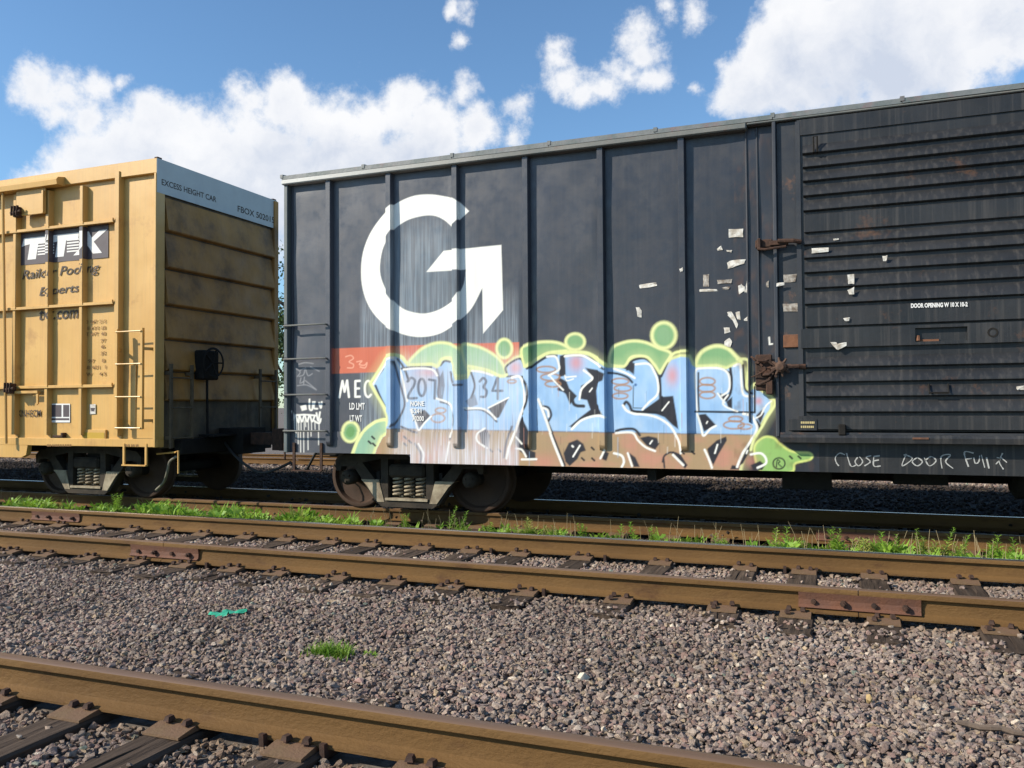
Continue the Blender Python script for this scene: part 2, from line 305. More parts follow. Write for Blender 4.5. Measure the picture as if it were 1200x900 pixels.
# ------------------------------------------------------------------ object helpers
ORG = {}
def link(o, parent=None, org=(0, 0, 0)):
    col.objects.link(o)
    if parent: o.parent = parent
    ORG[o.name] = Vector(org); return o
def thing(name, label, cat, loc, group=None):
    o = bpy.data.objects.new(name, None); link(o, None, loc); o.location = loc
    o.empty_display_size = .3
    o['label'] = label; o['category'] = cat
    if group: o['group'] = group
    return o
def tag(o, label=None, cat=None, group=None, kind=None):
    for k, v in (('label', label), ('category', cat), ('group', group), ('kind', kind)):
        if v: o[k] = v
    return o
class MB:
    def __init__(s): s.v = []; s.f = []; s.mi = []; s.cur = 0
    def add(s, vs, fs):
        b = len(s.v); s.v += [tuple(p) for p in vs]; s.f += [tuple(b + i for i in f) for f in fs]; s.mi += [s.cur] * len(fs)
        return s
    def box(s, x0, x1, y0, y1, z0, z1):
        vs = [(x, y, z) for x in (x0, x1) for y in (y0, y1) for z in (z0, z1)]
        return s.add(vs, [(0, 1, 3, 2), (4, 6, 7, 5), (0, 4, 5, 1), (2, 3, 7, 6), (0, 2, 6, 4), (1, 5, 7, 3)])
    def bbox(s, x0, x1, y0, y1, z0, z1, b=.006):    # box with chamfered long edges on the camera (-y) side
        b = min(b, (x1 - x0) * .4, (z1 - z0) * .4)
        pr = [(x0, z0 + b), (x0, z1 - b), (x0 + b, z1), (x1 - b, z1), (x1, z1 - b), (x1, z0 + b), (x1 - b, z0), (x0 + b, z0)]
        fr = [(x0 + b, z0 + b), (x0 + b, z1 - b), (x0 + b, z1 - b), (x1 - b, z1 - b), (x1 - b, z1 - b), (x1 - b, z0 + b), (x1 - b, z0 + b), (x0 + b, z0 + b)]
        vs = [(x, y1, z) for x, z in pr] + [(x, y0 + b, z) for x, z in pr] + [(x, y0, z) for x, z in ((x0 + b, z0 + b), (x0 + b, z1 - b), (x1 - b, z1 - b), (x1 - b, z0 + b))]
        fs = [(i, (i + 1) % 8, 8 + (i + 1) % 8, 8 + i) for i in range(8)] + [tuple(range(7, -1, -1))]
        fs += [(8, 9, 17, 16), (9, 10, 17), (10, 11, 18, 17), (11, 12, 18), (12, 13, 19, 18), (13, 14, 19), (14, 15, 16, 19), (15, 8, 16), (16, 17, 18, 19)]
        return s.add(vs, fs)
    def tube(s, pts, r, n=8, cap=True):
        pts = [Vector(p) for p in pts]; rings = []
        up0 = None
        for i, p in enumerate(pts):
            d = (pts[min(i + 1, len(pts) - 1)] - pts[max(i - 1, 0)])
            if d.length < 1e-9: d = Vector((0, 0, 1))
            d.normalize()
            if up0 is None: up0 = d.orthogonal().normalized()
            up0 = (up0 - d * up0.dot(d)); up0 = up0.normalized() if up0.length > 1e-6 else d.orthogonal().normalized()
            sd_ = d.cross(up0); rr = r[i] if isinstance(r, (list, tuple)) else r
            rings.append([p + (up0 * math.cos(a) + sd_ * math.sin(a)) * rr for a in [2 * math.pi * k / n for k in range(n)]])
        vs = [q for ring in rings for q in ring]
        fs = [(i * n + k, i * n + (k + 1) % n, (i + 1) * n + (k + 1) % n, (i + 1) * n + k) for i in range(len(pts) - 1) for k in range(n)]
        if cap: fs += [tuple(range(n))[::-1], tuple((len(pts) - 1) * n + k for k in range(n))]
        return s.add(vs, fs)
    def prism(s, poly, a0, a1, axis='y'):           # poly in the two other axes, extruded along axis
        n = len(poly)
        mk = {'y': lambda p, a: (p[0], a, p[1]), 'x': lambda p, a: (a, p[0], p[1]), 'z': lambda p, a: (p[0], p[1], a)}[axis]
        vs = [mk(p, a0) for p in poly] + [mk(p, a1) for p in poly]
        return s.add(vs, [(i, (i + 1) % n, n + (i + 1) % n, n + i) for i in range(n)] + [tuple(range(n))[::-1], tuple(range(n, 2 * n))])
    def lathe(s, prof, c, axis='y', n=32):          # prof: (radius, offset along axis)
        vs = []
        for r, o in prof:
            for k in range(n):
                a = 2 * math.pi * k / n; p, q = r * math.cos(a), r * math.sin(a)
                vs.append({'y': (c[0] + p, c[1] + o, c[2] + q), 'z': (c[0] + p, c[1] + q, c[2] + o), 'x': (c[0] + o, c[1] + p, c[2] + q)}[axis])
        return s.add(vs, [(i * n + k, i * n + (k + 1) % n, (i + 1) * n + (k + 1) % n, (i + 1) * n + k) for i in range(len(prof) - 1) for k in range(n)])
    def mesh(s, name, mats, org=(0, 0, 0), smooth=False):
        me = bpy.data.meshes.new(name)
        ox, oy, oz = org
        me.from_pydata([(x - ox, y - oy, z - oz) for x, y, z in s.v], [], s.f)
        for m in (mats if isinstance(mats, (list, tuple)) else [mats]): me.materials.append(m)
        if any(s.mi): me.polygons.foreach_set('material_index', s.mi)
        bm = bmesh.new(); bm.from_mesh(me); bmesh.ops.recalc_face_normals(bm, faces=bm.faces); bm.to_mesh(me); bm.free()
        if smooth:
            me.polygons.foreach_set('use_smooth', [True] * len(me.polygons)); me.set_sharp_from_angle(angle=R(35))
        me.update(); return me
    def build(s, name, mats, parent=None, smooth=False, org=None):
        """one object; vertices are given in world space. A part keeps its thing's origin unless org is given."""
        po = ORG[parent.name] if parent else Vector((0, 0, 0))
        o_ = Vector(org) if org is not None else po
        me = s.mesh(name, mats, o_, smooth)
        o = bpy.data.objects.new(name, me); link(o, parent, o_); o.location = o_ - po
        return o
def inst(name, me, parent, loc, rz=0.0, scale=None, rot=None):
    o = bpy.data.objects.new(name, me); link(o, parent, loc)
    o.location = Vector(loc) - (ORG[parent.name] if parent else Vector((0, 0, 0)))
    o.rotation_euler = rot or (0, 0, rz)
    if scale: o.scale = scale
    return o
def copy_tree(o, parent=None):
    c = o.copy(); col.objects.link(c); ORG[c.name] = ORG[o.name].copy()
    if parent: c.parent = parent
    for ch in list(o.children):
        copy_tree(ch, c)
    return c
def text_tris(s, bold=.0, shear=0.0):
    cu = bpy.data.curves.new('lettering', 'FONT'); cu.body = s; cu.offset = bold; cu.shear = shear; cu.resolution_u = 3
    ob = bpy.data.objects.new('lettering', cu); me = bpy.data.meshes.new_from_object(ob)
    v = np.array([p.co[:2] for p in me.vertices]); f = [tuple(p.vertices) for p in me.polygons]
    bpy.data.objects.remove(ob); bpy.data.curves.remove(cu); bpy.data.meshes.remove(me)
    v -= v.min(0); return v, f
def letter_on(s, A, B, h, off, m, parent, bold=0.0, shear=0.0, name='lettering'):
    """letters from baseline point A to B (world points), h metres high, lifted by vector off"""
    v, f = text_tris(s, bold, shear); A, B = Vector(A), Vector(B); wdt = v[:, 0].max(); hh = v[:, 1].max()
    mb = MB(); mb.add([A + (B - A) * (x / wdt) + Vector((0, 0, h * y / hh)) + Vector(off) for x, y in v], f)
    return mb.build(name, m, parent)
def letter_px(s, l, r, y0, y1, hpx, Y, m, parent, **k):
    a = onY(l, y0, Y); b = onY(r, y1, Y); t = onY(l, y0 - hpx, Y)
    return letter_on(s, (a[0], Y, a[1]), (b[0], Y, b[1]), t[1] - a[1], (0, -.0025, 0), m, parent, **k)

# ------------------------------------------------------------------ the painter: colours of the freight car side as a function of x and z
RT = np.array(ROT.transposed())
YP = 8.97                                  # plane of the black car's side sheets
def to_px(x, z):                           # trace coordinates of a point of the side sheet
    d = np.stack([x, np.full_like(x, YP), z - H], -1) @ RT.T
    return 600 + FPX * d[..., 0] / d[..., 1], 450 - FPX * d[..., 2] / d[..., 1]
def hash2(ix, iy):
    h = np.sin(ix * 127.1 + iy * 311.7) * 43758.5453; return h - np.floor(h)
def vn(x, y):
    ix, iy = np.floor(x), np.floor(y); fx, fy = x - ix, y - iy
    fx = fx * fx * (3 - 2 * fx); fy = fy * fy * (3 - 2 * fy)
    a, b, c, d = hash2(ix, iy), hash2(ix + 1, iy), hash2(ix, iy + 1), hash2(ix + 1, iy + 1)
    return (a * (1 - fx) + b * fx) * (1 - fy) + (c * (1 - fx) + d * fx) * fy
def fbm(x, y, o=4):
    s, a, t = 0, .5, 0
    for _ in range(o): s = s + a * vn(x, y); t += a; a *= .5; x = x * 2.03 + 5.1; y = y * 2.03 + 1.7
    return s / t
def crom(pts, closed=False, k=6):
    p = np.array(pts, float); n = len(p); out = []
    for i in range(n if closed else n - 1):
        if closed: a, b, c, d = p[(i - 1) % n], p[i], p[(i + 1) % n], p[(i + 2) % n]
        else: a, b, c, d = p[max(i - 1, 0)], p[i], p[i + 1], p[min(i + 2, n - 1)]
        for t in np.arange(k) / k:
            out.append(.5 * (2 * b + (c - a) * t + (2 * a - 5 * b + 4 * c - d) * t * t + (3 * b - a - 3 * c + d) * t ** 3))
    if not closed: out.append(p[-1])
    return np.array(out)
class Painter:
    def __init__(s, X, Yv, C): s.X, s.Y, s.C = X, Yv, C
    def put(s, idx, a, c):
        c = np.array(c[:3]); a = a[:, None]; s.C[idx] = s.C[idx] * (1 - a) + c * a
    def cull(s, p, m):
        lo, hi = p.min(0) - m, p.max(0) + m
        return np.nonzero((s.X > lo[0]) & (s.X < hi[0]) & (s.Y > lo[1]) & (s.Y < hi[1]))[0]
    def dist(s, idx, p, closed):
        x, y = s.X[idx], s.Y[idx]; best = np.full(len(idx), 1e9)
        q = np.vstack([p, p[:1]]) if closed else p
        for a, b in zip(q[:-1], q[1:]):
            d = b - a; L2 = max((d * d).sum(), 1e-9)
            t = np.clip(((x - a[0]) * d[0] + (y - a[1]) * d[1]) / L2, 0, 1)
            best = np.minimum(best, (x - a[0] - t * d[0]) ** 2 + (y - a[1] - t * d[1]) ** 2)
        return np.sqrt(best)
    def stroke(s, pts, wd, c, soft=1.2, closed=False, smooth=True, al=1.0):
        p = crom(pts, closed) if smooth and len(pts) > 2 else np.array(pts, float)
        i = s.cull(p, wd + soft + 1)
        if len(i) == 0: return
        d = s.dist(i, p, closed); s.put(i, np.clip((wd / 2 - d) / soft + .5, 0, 1) * al, c)
    def fill(s, pts, c, soft=1.2, smooth=False, al=1.0, edge=None, ew=3, es=1.5):
        p = crom(pts, True) if smooth else np.array(pts, float)
        i = s.cull(p, soft + 1)
        if len(i):
            x, y = s.X[i], s.Y[i]; ins = np.zeros(len(i), bool); q = np.vstack([p, p[:1]])
            for a, b in zip(q[:-1], q[1:]):
                cnd = (a[1] > y) != (b[1] > y)
                with np.errstate(divide='ignore', invalid='ignore'):
                    xi = (b[0] - a[0]) * (y - a[1]) / (b[1] - a[1]) + a[0]
                ins ^= cnd & (x < xi)
            d = s.dist(i, p, True); sdv = np.where(ins, -d, d)
            s.put(i, np.clip(.5 - sdv / soft, 0, 1) * al, c)
        if edge is not None: s.stroke(p, ew, edge, es, True, False)
    def ell(s, cx, cy, rx, ry, c, edge=None, ew=3, es=1.5, ring=False, al=1.0):
        t = np.arange(24) / 24 * 2 * np.pi; p = np.stack([cx + rx * np.cos(t), cy + ry * np.sin(t)], 1)
        if ring: s.stroke(p, ew, c, es, True, False, al)
        else: s.fill(p, c, al=al, edge=edge, ew=ew, es=es)
    def blob(s, cx, cy, rx, ry, c, al=.8):
        i = s.cull(np.array([[cx - 2 * rx, cy - 2 * ry], [cx + 2 * rx, cy + 2 * ry]]), 0)
        if len(i):
            q = ((s.X[i] - cx) / rx) ** 2 + ((s.Y[i] - cy) / ry) ** 2; s.put(i, np.exp(-q * 1.2) * al, c)
KP = .93
cBLK = lin(73, 76, 85, .62)
cWHITE = lin(250, 248, 238, .92); cBLUE = lin(163, 200, 236, KP); cTAN = lin(176, 148, 112, KP); cPINK = lin(222, 150, 150, KP)
cGRN = lin(132, 176, 122, KP); cYEL = lin(232, 236, 165, KP); cDRK = lin(50, 48, 55, .8); cBK = lin(30, 30, 36, .8)
cORG = lin(224, 116, 82, .84); cBRN = lin(176, 130, 92, KP); cPNK2 = lin(205, 140, 122, KP)
def paint(x, z):
    X, Yv = to_px(x, z)
    C = np.empty((len(x), 3)); C[:] = cBLK[:3]
    n = fbm(x * 1.3, z * 1.1, 4); C *= (0.78 + .5 * n)[:, None]
    st = vn(x * 34, z * .8) * .6 + vn(x * 90 + 9, z * 2) * .4
    C *= (1 + .16 * (st - .5))[:, None]
    # paler, greyer sheets towards the car end
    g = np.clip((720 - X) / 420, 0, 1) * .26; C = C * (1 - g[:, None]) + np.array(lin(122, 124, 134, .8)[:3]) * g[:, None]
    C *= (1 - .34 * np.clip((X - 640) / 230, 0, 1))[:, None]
    P = Painter(X, Yv, C)
    near = (X > 325) & (X < 1000)
    if not near.any(): return C
    # thin ghost rectangle of a painted-over panel behind the monogram
    streak = np.clip(vn(X * .85, Yv * .02) * 1.3 + vn(X * 1.9 + 31, Yv * .05) * .7 - .62, 0, 1)
    zone = np.clip((X - 421) / 2, 0, 1) * np.clip((609 - X) / 2, 0, 1) * np.clip((Yv - 330) / 45, 0, 1) * np.clip((560 - Yv) / 5, 0, 1)
    P.put(np.arange(len(X)), zone * (.18 + .42 * streak), lin(160, 172, 182, KP))
    inring = np.exp(-(((X - 495) / 52) ** 2 + ((Yv - 312) / 62) ** 2) ** 2)
    P.put(np.arange(len(X)), inring * (.24 + .36 * streak), lin(150, 165, 176, KP))
    P.fill([(391, 408.5), (500, 404), (608.5, 401), (608.5, 430), (500, 434), (391, 438)], cORG, al=.95, soft=.9)
    # monogram
    o = [(550,247.5),(535,234.5),(518,229.5),(500,227.8),(480,231),(458,243),(438,266),(426.5,290),(422.7,315),(425,340),(434,362),(450,380),(470,391),(492.5,395),(515,391),(534,379),(552,362),(565,337.5)]
    inn = [(546,316),(543,334),(533,350),(518,361),(503,366.5),(490,367),(472,361.5),(457,347),(447.5,329),(445,312),(449,290),(460,271),(475,259),(492,253.5),(507.5,252.5),(520,257.5),(530,266)]
    G = list(crom(o)) + [(566,391),(589.5,363.5),(587.5,287),(520,294),(499.5,318.7)] + list(crom(inn))
    P.fill(G, cWHITE, soft=1.0)
    for q in ([(405,418),(411,416.5),(414,420),(409,424),(414,427),(413,431),(407,431)], [(418,424),(424,423),(421,427),(427,428),(430,425),(428,431),(422,430)]):
        P.stroke(q, 1.3, lin(245, 180, 150, KP), .9, al=.8)
    # stencilled reporting mark
    for q in ([(397.5,465.5),(401.2,446.5),(403.6,459),(406.6,446),(408.8,465.2)], [(421.5,446.3),(416.3,446.6),(416.3,465),(421.5,464.8)], [(416.3,455.3),(420.6,455.2)]):
        P.stroke(q, 2.6, cWHITE, .9, smooth=False)
    P.stroke([(434.5,449.5),(431.5,446.3),(428.4,449),(427.4,455.5),(428.4,462.5),(431.5,465.3),(434.5,462.5)], 2.6, cWHITE, .9)
    # ---------- spray piece: green bubbles with pale yellow rims first
    ring = dict(edge=cYEL, ew=3.4, es=2.2)
    P.ell(411, 506, 9.5, 11.5, cGRN, **ring); P.ell(411, 506, 5, 6.5, lin(110, 160, 96, KP))
    P.fill([(413,536),(419,518),(428,503),(440,494),(455,491),(458,510),(448,514),(443,526),(440,536)], lin(150, 190, 160, KP), edge=cYEL, ew=3, es=1.6)
    P.fill([(479,428),(488,414),(500,405.5),(515,401.5),(530,404),(543,412),(551,428),(545,440),(500,440)], lin(170, 205, 165, KP), smooth=True, **ring)
    P.fill([(541,405.5),(555,405),(570,410.5),(584,420),(592,432),(596,444),(585,446),(560,440),(548,434)], lin(160, 198, 156, KP), smooth=True, **ring)
    P.ell(591, 408.5, 9, 11, cGRN, **ring)
    P.fill([(611,412),(619,405),(632,401),(650,401),(662,405),(668,411),(658,420),(640,425),(618,436)], cGRN, smooth=True, **ring)
    P.ell(674, 400.5, 11, 9.5, cGRN, **ring)
    P.fill([(717,409),(727,402.5),(742,399.5),(757,401.5),(772,408),(786,414),(782,426),(775,442),(760,440),(735,440),(715,428)], cGRN, smooth=True, **ring)
    P.ell(778, 393, 14, 15, cGRN, edge=cYEL, ew=4, es=3)
    P.ell(778, 394, 8, 10, lin(140, 176, 132, KP), al=.6)
    P.fill([(816,424),(823,412),(838,405.5),(852,408),(862,417),(868,425),(858,432),(838,434),(818,432)], cGRN, smooth=True, edge=cYEL, ew=4.4, es=2.5)
    P.fill([(884,526),(894,513),(906,513),(914,520),(928,529),(949,531),(950,538),(932,543),(927,553),(893,553)], lin(150, 190, 108, KP), smooth=True, edge=lin(214, 226, 130, KP), ew=2.6, es=1.6)
    # ---------- letter bodies: blue above the seam, tan below it
    body = [(436,450),(446,434),(454,421),(462,417.5),(470,421),(478,430),(490,429.5),(505,429),(512,432),(518,423),(527,422.5),(532,432),(536,446),(548,444),(553,434),(572,437),
            (585,443),(595,441),(594,429),(604,421),(611,419),(615,428),(619,432),(628,424),(641,417),(652,415.5),(662,416),(673,415),(688,416.5),(705,427),(712,431),(727,431),(737,433),
            (741,423),(750,420),(758,421),(766,429),(772,440),(778,434),(787,422),(797,418.5),(807,419),(811,428),(816,431),(840,430),(851,433),(858,430),(867,426),(870,432),(872,456),
            (877,460),(884,455),(890,458),(898,464),(903,470),(902,479),(894,491),(888,503),(880,518),(871,533),(866,552),(820,552),(700,549),(600,546),(482,545),(481,534),(440,533),
            (443,525),(449,513),(456,508),(456,488),(450,474),(443,461)]
    P.stroke(body, 16, cYEL, 12, True, False, .30)
    P.stroke(body, 7, cYEL, 2.5, True, False, .85)
    P.fill(body, cBLUE, soft=1.4)
    i = P.cull(np.array([(433., 495.), (905., 553.)]), 0)
    if len(i):
        x_, y_ = X[i], Yv[i]
        poly = np.array(body); ins = np.zeros(len(i), bool); q = np.vstack([poly, poly[:1]])
        for a, b in zip(q[:-1], q[1:]):
            cnd = (a[1] > y_) != (b[1] > y_)
            with np.errstate(divide='ignore', invalid='ignore'): xi = (b[0] - a[0]) * (y_ - a[1]) / (b[1] - a[1]) + a[0]
            ins ^= cnd & (x_ < xi)
        seam = 502.5 + (x_ - 460) * .0165
        P.put(i, np.clip((y_ - seam) / 1.3 + .5, 0, 1) * ins, cTAN)
        P.put(i, np.exp(-((y_ - seam) / .9) ** 2) * ins * .55, lin(110, 90, 75, KP))
        bl = fbm(x_ * .05, y_ * .07, 3); P.put(i, np.clip(bl - .42, 0, 1) * 1.6 * ins * (y_ > seam), cPNK2)
    i = P.cull(np.array([(433., 415.), (905., 505.)]), 0)
    if len(i): # spray unevenness in the blue
        bl = fbm(X[i] * .08 + 7, Yv[i] * .05, 3); bb = np.abs(C[i] - np.array(cBLUE[:3])).sum(1) < .05
        P.put(i, np.clip(bl - .45, 0, 1) * 1.5 * bb, lin(192, 216, 240, KP)); P.put(i, np.clip(.45 - bl, 0, 1) * 1.2 * bb, lin(128, 172, 220, KP))
    for b in ((604,431,8,9),(500,437,14,6),(675,425,9,11),(788,440,8,13),(889,470,5,5)): P.blob(*b, cPINK)
    for b in ((476,452,7,9),(495,445,18,12)): P.blob(*b, lin(200, 196, 205, KP), .7)
    for b in ((640,540,16,10),(760,536,20,11),(850,534,12,12),(880,540,12,9),(500,537,18,8),(690,545,20,5)): P.blob(*b, cPNK2, .6)
    # ---------- dark counters and shadows between the letters
    dk = [[(612,487),(607,500),(604,519),(610,529),(620,536),(622,505),(616,493)],
          [(686,431),(700,433.5),(710,438),(708,446),(701,449),(699,458),(700,473),(708,486),(692,488),(672,499),(667,500),(680,489),(692,480),(688,469),(678,467),(681,452),(694,445),(692,440)],
          [(727,431),(735,433),(743,439),(744,426),(739,423)], [(752,482),(776,465),(789,464),(792,482),(795,503),(788,498),(779,489),(766,484)],
          [(818,486),(827,485),(839,498),(825,506)], [(829,526),(840,516),(851,511.5),(852,516),(843,531),(836,545),(832,538)],
          [(886,490),(893,500),(889,506),(881,524),(871,543),(866,546),(875,525),(887,505)],
          [(661,531),(667,519),(677,515),(684,520),(687,528),(681,530),(677,538),(668,546),(663,541)],
          [(750,513),(760,511),(770,513),(773,520),(768,527),(758,522)], [(656,417),(662,415.5),(663,440),(655,442)],
          [(843,461),(853,462),(847,470)], [(851,471),(858,465),(858,479),(853,477)], [(484,487),(497,480),(504,487),(491,502)],
          [(572,478),(597,465),(585,489),(580,491)], [(562,507),(570,503),(575,510),(573,525),(565,520)], [(790,470),(796,520),(803,530),(807,548),(800,546),(790,530)][:0],
          [(655,442),(664,447),(667,455),(676,464),(668,474),(663,462),(650,449)], [(886,487),(893,480),(896,484),(891,497)], [(858,545),(866,546),(866,550),(856,550)],
          [(606,520),(616,525),(628,530),(628,540),(618,537),(612,527)], [(708,527),(714,531),(711,540),(706,538)], [(737,530),(745,536),(750,547),(743,547)], [(880,545),(891,540),(897,545),(893,551),(883,551)],
          [(790,531),(797,532),(806,545),(803,549),(796,542)]]
    for d in dk:
        if d: P.fill(d, cDRK, soft=1.6)
    # swirls
    for (cx, cy, rx, ry) in ((640,433,11,3.6),(645,442,11,4),(648,450,9,3.4),(727,447,10,3.6),(730,455,10,3.6),(727,464,9,3.4),(829,447,9,4.4),(828,455,10,4.4),(829,463,9,4),
                             (862,491,8,3),(860,498,12,4.6),(873,500,8,3),(513,490,8,5),(516,481,6,3),(600,447,5,2)):
        P.ell(cx, cy, rx, ry, cBRN, ring=True, ew=2.0, es=1.4, al=.85)
    # black line work
    bk = [([(633,472),(640,490),(648,510),(656,530),(662,545)], 2), ([(637,476),(643,478),(646,486),(643,493)], 1.8), ([(655,456),(668,461),(673,474),(684,476)], 2.6),
          ([(670,500),(682,490),(694,485)], 1.6), ([(731,475),(734,471),(738,475),(741,481),(750,483),(774,483.5)], 2.2), ([(773,441),(774,462),(774.5,484)], 2.4),
          ([(735,433),(740,423.5),(750,420),(758,421),(766,429),(772,440)], 2.0), ([(713,437),(724,438),(735,442),(741,448)], 1.8), ([(722,505),(730,503),(743,503),(750,510)], 2),
          ([(818.5,437),(818.3,460),(819,481)], 1.4), ([(856,432),(857,446),(856,460),(851,469)], 2.2), ([(871,428),(873,455),(881,461)], 2), ([(436,448),(441,443),(449,432)], 1.4),
          ([(466,421),(470,426),(474,433),(479,446)], 1.8), ([(594,438),(593,430),(604,422),(611,421),(615,430)], 1.6), ([(594,441),(603,441),(612,442)], 1.6),
          ([(612,442),(618,450),(620,462),(618,474),(612,485)], 2.2), ([(530,438),(533,448)], 1.6), ([(620,432),(641,418),(652,417)], 2), ([(661,417),(688,418),(702,428),(709,433)], 1.6),
          ([(782,425),(775,441)], 2), ([(803,545),(797,534),(789,530)], 1.6), ([(850,434),(857,440),(857,456)], 1.6), ([(777,541),(779,534),(786,530),(790,532)], 1.5), ([(778,538),(779,548)], 1.4)]
    for q, wd in bk: P.stroke(q, wd * 1.45, cDRK, 1.5)
    P.stroke([(815,482.3),(850,482.8),(884.5,483.3),(884.5,460),(884,436)], 2.4, cBK, 1.1, smooth=False)
    P.stroke([(742.5,452),(742,478),(754,478.5)], .9, cBK, .9, smooth=False)
    P.stroke([(740,482),(776,483.5),(776,465)], 2.2, cBK, 1.1, smooth=False)
    for q in ([(462,424),(466,440),(471,458),(474,474),(468,489),(460,500)], [(512,433),(514,446),(513,462),(517,470)], [(516,428),(521,423),(527,424)], [(516,471),(526,474),(532,483),(533,497),(528,514)],
              [(545,480),(563,480),(574,486),(582,494)], [(440,452),(445,464),(452,478)], [(470,432),(484,430),(505,430.5)], [(487,520),(494,532),(493,543)], [(528,436),(531,450),(541,451)], [(552,437),(556,452),(552,466)],
              [(600,500),(594,518),(591,536)], [(470,500),(482,505),(489,507)]):
        P.stroke(q, 2.4, lin(52, 54, 70, .8), 1.5)
    P.fill([(513,446),(519,434),(521,452),(518,470),(513,466)], lin(92, 96, 112, .8), al=.8); P.fill([(545,470),(556,462),(560,474),(550,478)], lin(100, 104, 120, .8), al=.7)
    # white highlights
    wh = [([(436.5,451),(446,435),(454,423),(462,419)], 2), ([(463,421),(470,438),(474,456),(477,470)], 2), ([(473,433),(490,431.5),(506,433),(512,440)], 2), ([(553,434.5),(565,436),(577,440)], 2),
          ([(600,442.5),(609,441.5),(614,452),(617,468),(611,484),(603,508),(597,524),(594,537)], 2.4), ([(631,468),(640,492),(647,513),(656,536),(660,546)], 2.4), ([(637,478),(642,481),(643,488)], 2),
          ([(670,503),(680,493.5),(692,488.5),(704,487),(710,489)], 2.2), ([(730,475),(735,481.5),(744,485),(752,485.5),(763,487),(774,491),(784,498),(790,506),(796,518),(798,531)], 2.2),
          ([(745,427),(760,426.5),(767,436),(771,448),(770.5,462),(760,472),(753,480)], 2), ([(679,468),(681,457),(687,450),(694,444),(692,440),(684,434)], 2), ([(662,417.5),(674,416.5),(686,418),(705,430)], 2.2),
          ([(719,432),(733,437),(744,443)], 2), ([(641,418),(651,418),(655,428),(654,434),(643,440)], 2), ([(644,440),(650,447),(660,457)], 1.6), ([(663,442),(675,441),(664,444)][:2], 1.4),
          ([(815,455),(815,435),(823,431.5),(843,431.8),(852.5,437),(855,448),(853.5,458),(846,463.5)], 2), ([(815,455),(817,481)], 1.4), ([(860,429),(867,427.5),(868.5,442),(871,462),(882,464.5)], 2.2),
          ([(841,461),(849,472)], 1.6), ([(853,463),(847,472),(852,477.5),(864,482)], 1.6), ([(817,485),(821,498),(824.5,510.5),(832,503),(839,499)], 2), ([(871,485),(880,487),(884,493),(887,503),(879,518),(870,532),(864,547)], 2.4),
          ([(880,532.5),(891,531),(897,536),(897.5,543),(888,548)], 2.2), ([(826,527),(831,538),(834.5,548)], 2.2), ([(838,531),(841,521)], 1.6), ([(789,533),(801,545)], 2.2), ([(704,537),(709,527)], 2),
          ([(720,531),(729,534),(731.5,541),(729,547)], 2.2), ([(736,531),(741,546)], 2), ([(491,520),(497,532),(496,541)], 1.8), ([(527,518),(523,540)], 1.8), ([(605,525.5),(612,527),(617,535)], 1.8),
          ([(612,538.3),(629,538)], 2), ([(481,480),(486,492),(490.5,504),(497,496),(505,488)], 1.6), ([(546,479),(563,478.5),(573,483),(581,491)], 2), ([(572,478),(596,466)], 1.5),
          ([(511,467),(525,472),(530,480),(532,495),(528,512)], 2), ([(568,502),(560,508),(560,517),(571,525)], 1.9), ([(722,507.5),(741,507),(748,516),(757,524),(768,528.5)], 2), ([(672,535),(680,522)], 1.6),
          ([(671,522.5),(672,523.5)], 1.8), ([(762,520),(764.5,516.5)], 1.4), ([(776,481),(784,471)], 1.3), ([(691,459),(694,455)], 1.3), ([(828,496),(829,494)], 1.3), ([(875,531),(876,528)], 1.6),
          ([(893,484),(898,475),(904,470)], 1.5), ([(886,490),(892,486),(895,478)], 1.4), ([(662,440),(664,446),(672,444)], 1.2), ([(605,512),(612,520)], 1.6), ([(543,478),(552,478)], 1.5)]
    for q, wd in wh: P.stroke(q, wd * 1.22, cWHITE, 1.0)
    # outermost pale rim
    for q in ([(434,449),(446,431),(453,419),(462,415.8),(471,418),(480,427),(505,426.5),(513,429),(518,420.5),(528,419.5),(533,428)],
              [(434.5,450),(441,462),(449,475),(456,487),(456,498)], [(657,413.5),(674,412.5),(690,414),(708,425),(712,429)], [(612,418),(617,430),(629,421),(641,414),(652,412),(664,411)],
              [(774,437),(782,423),(791,413.5),(805,411.5)], [(716,428),(731,429.5),(739,419),(749,417),(759,419),(767,428),(773,437)], [(549,429),(560,431),(572,434),(588,441),(594,439)],
              [(864,421),(876.5,422.5),(876,440),(875,452),(878,456),(886,449.5),(896,458),(905,466),(908,474),(899,489),(893,500),(884,514),(880,527)], [(412,536),(418,520),(427,504.5),(437,496),(449,491.5),(456,494)]):
        P.stroke(q, 3.2, cYEL, 1.6)
    dr = random.Random(21)
    for k in range(70):
        x0 = dr.uniform(455, 885); y0 = dr.uniform(440, 530); c_ = dr.choice((cWHITE, cWHITE, cDRK, cBLUE, cPNK2))
        P.stroke([(x0, y0), (x0 + dr.uniform(-.4, .4), min(548, y0 + dr.uniform(6, 24)))], dr.uniform(.6, 1.1), c_, 1.0, smooth=False, al=dr.uniform(.2, .6))
    # little black ticks and the old car number showing through
    for (cx, cy) in ((475.5,513),(481,517.5),(475.5,521),(576,528),(586,528),(695,525.7),(683.5,538),(695.5,538.3),(800.5,530.5),(812.5,530.5),(438,513),(434,518.5),(439,521),(927,536),(937,536)):
        P.stroke([(cx - 1.4, cy - 1.4), (cx + 1.4, cy + 1.2)], 2.2, cBK, 1.1)
    P.ell(745, 451, 1.6, 1.6, lin(70, 110, 160, KP))
    num = lin(62, 74, 96, .8)
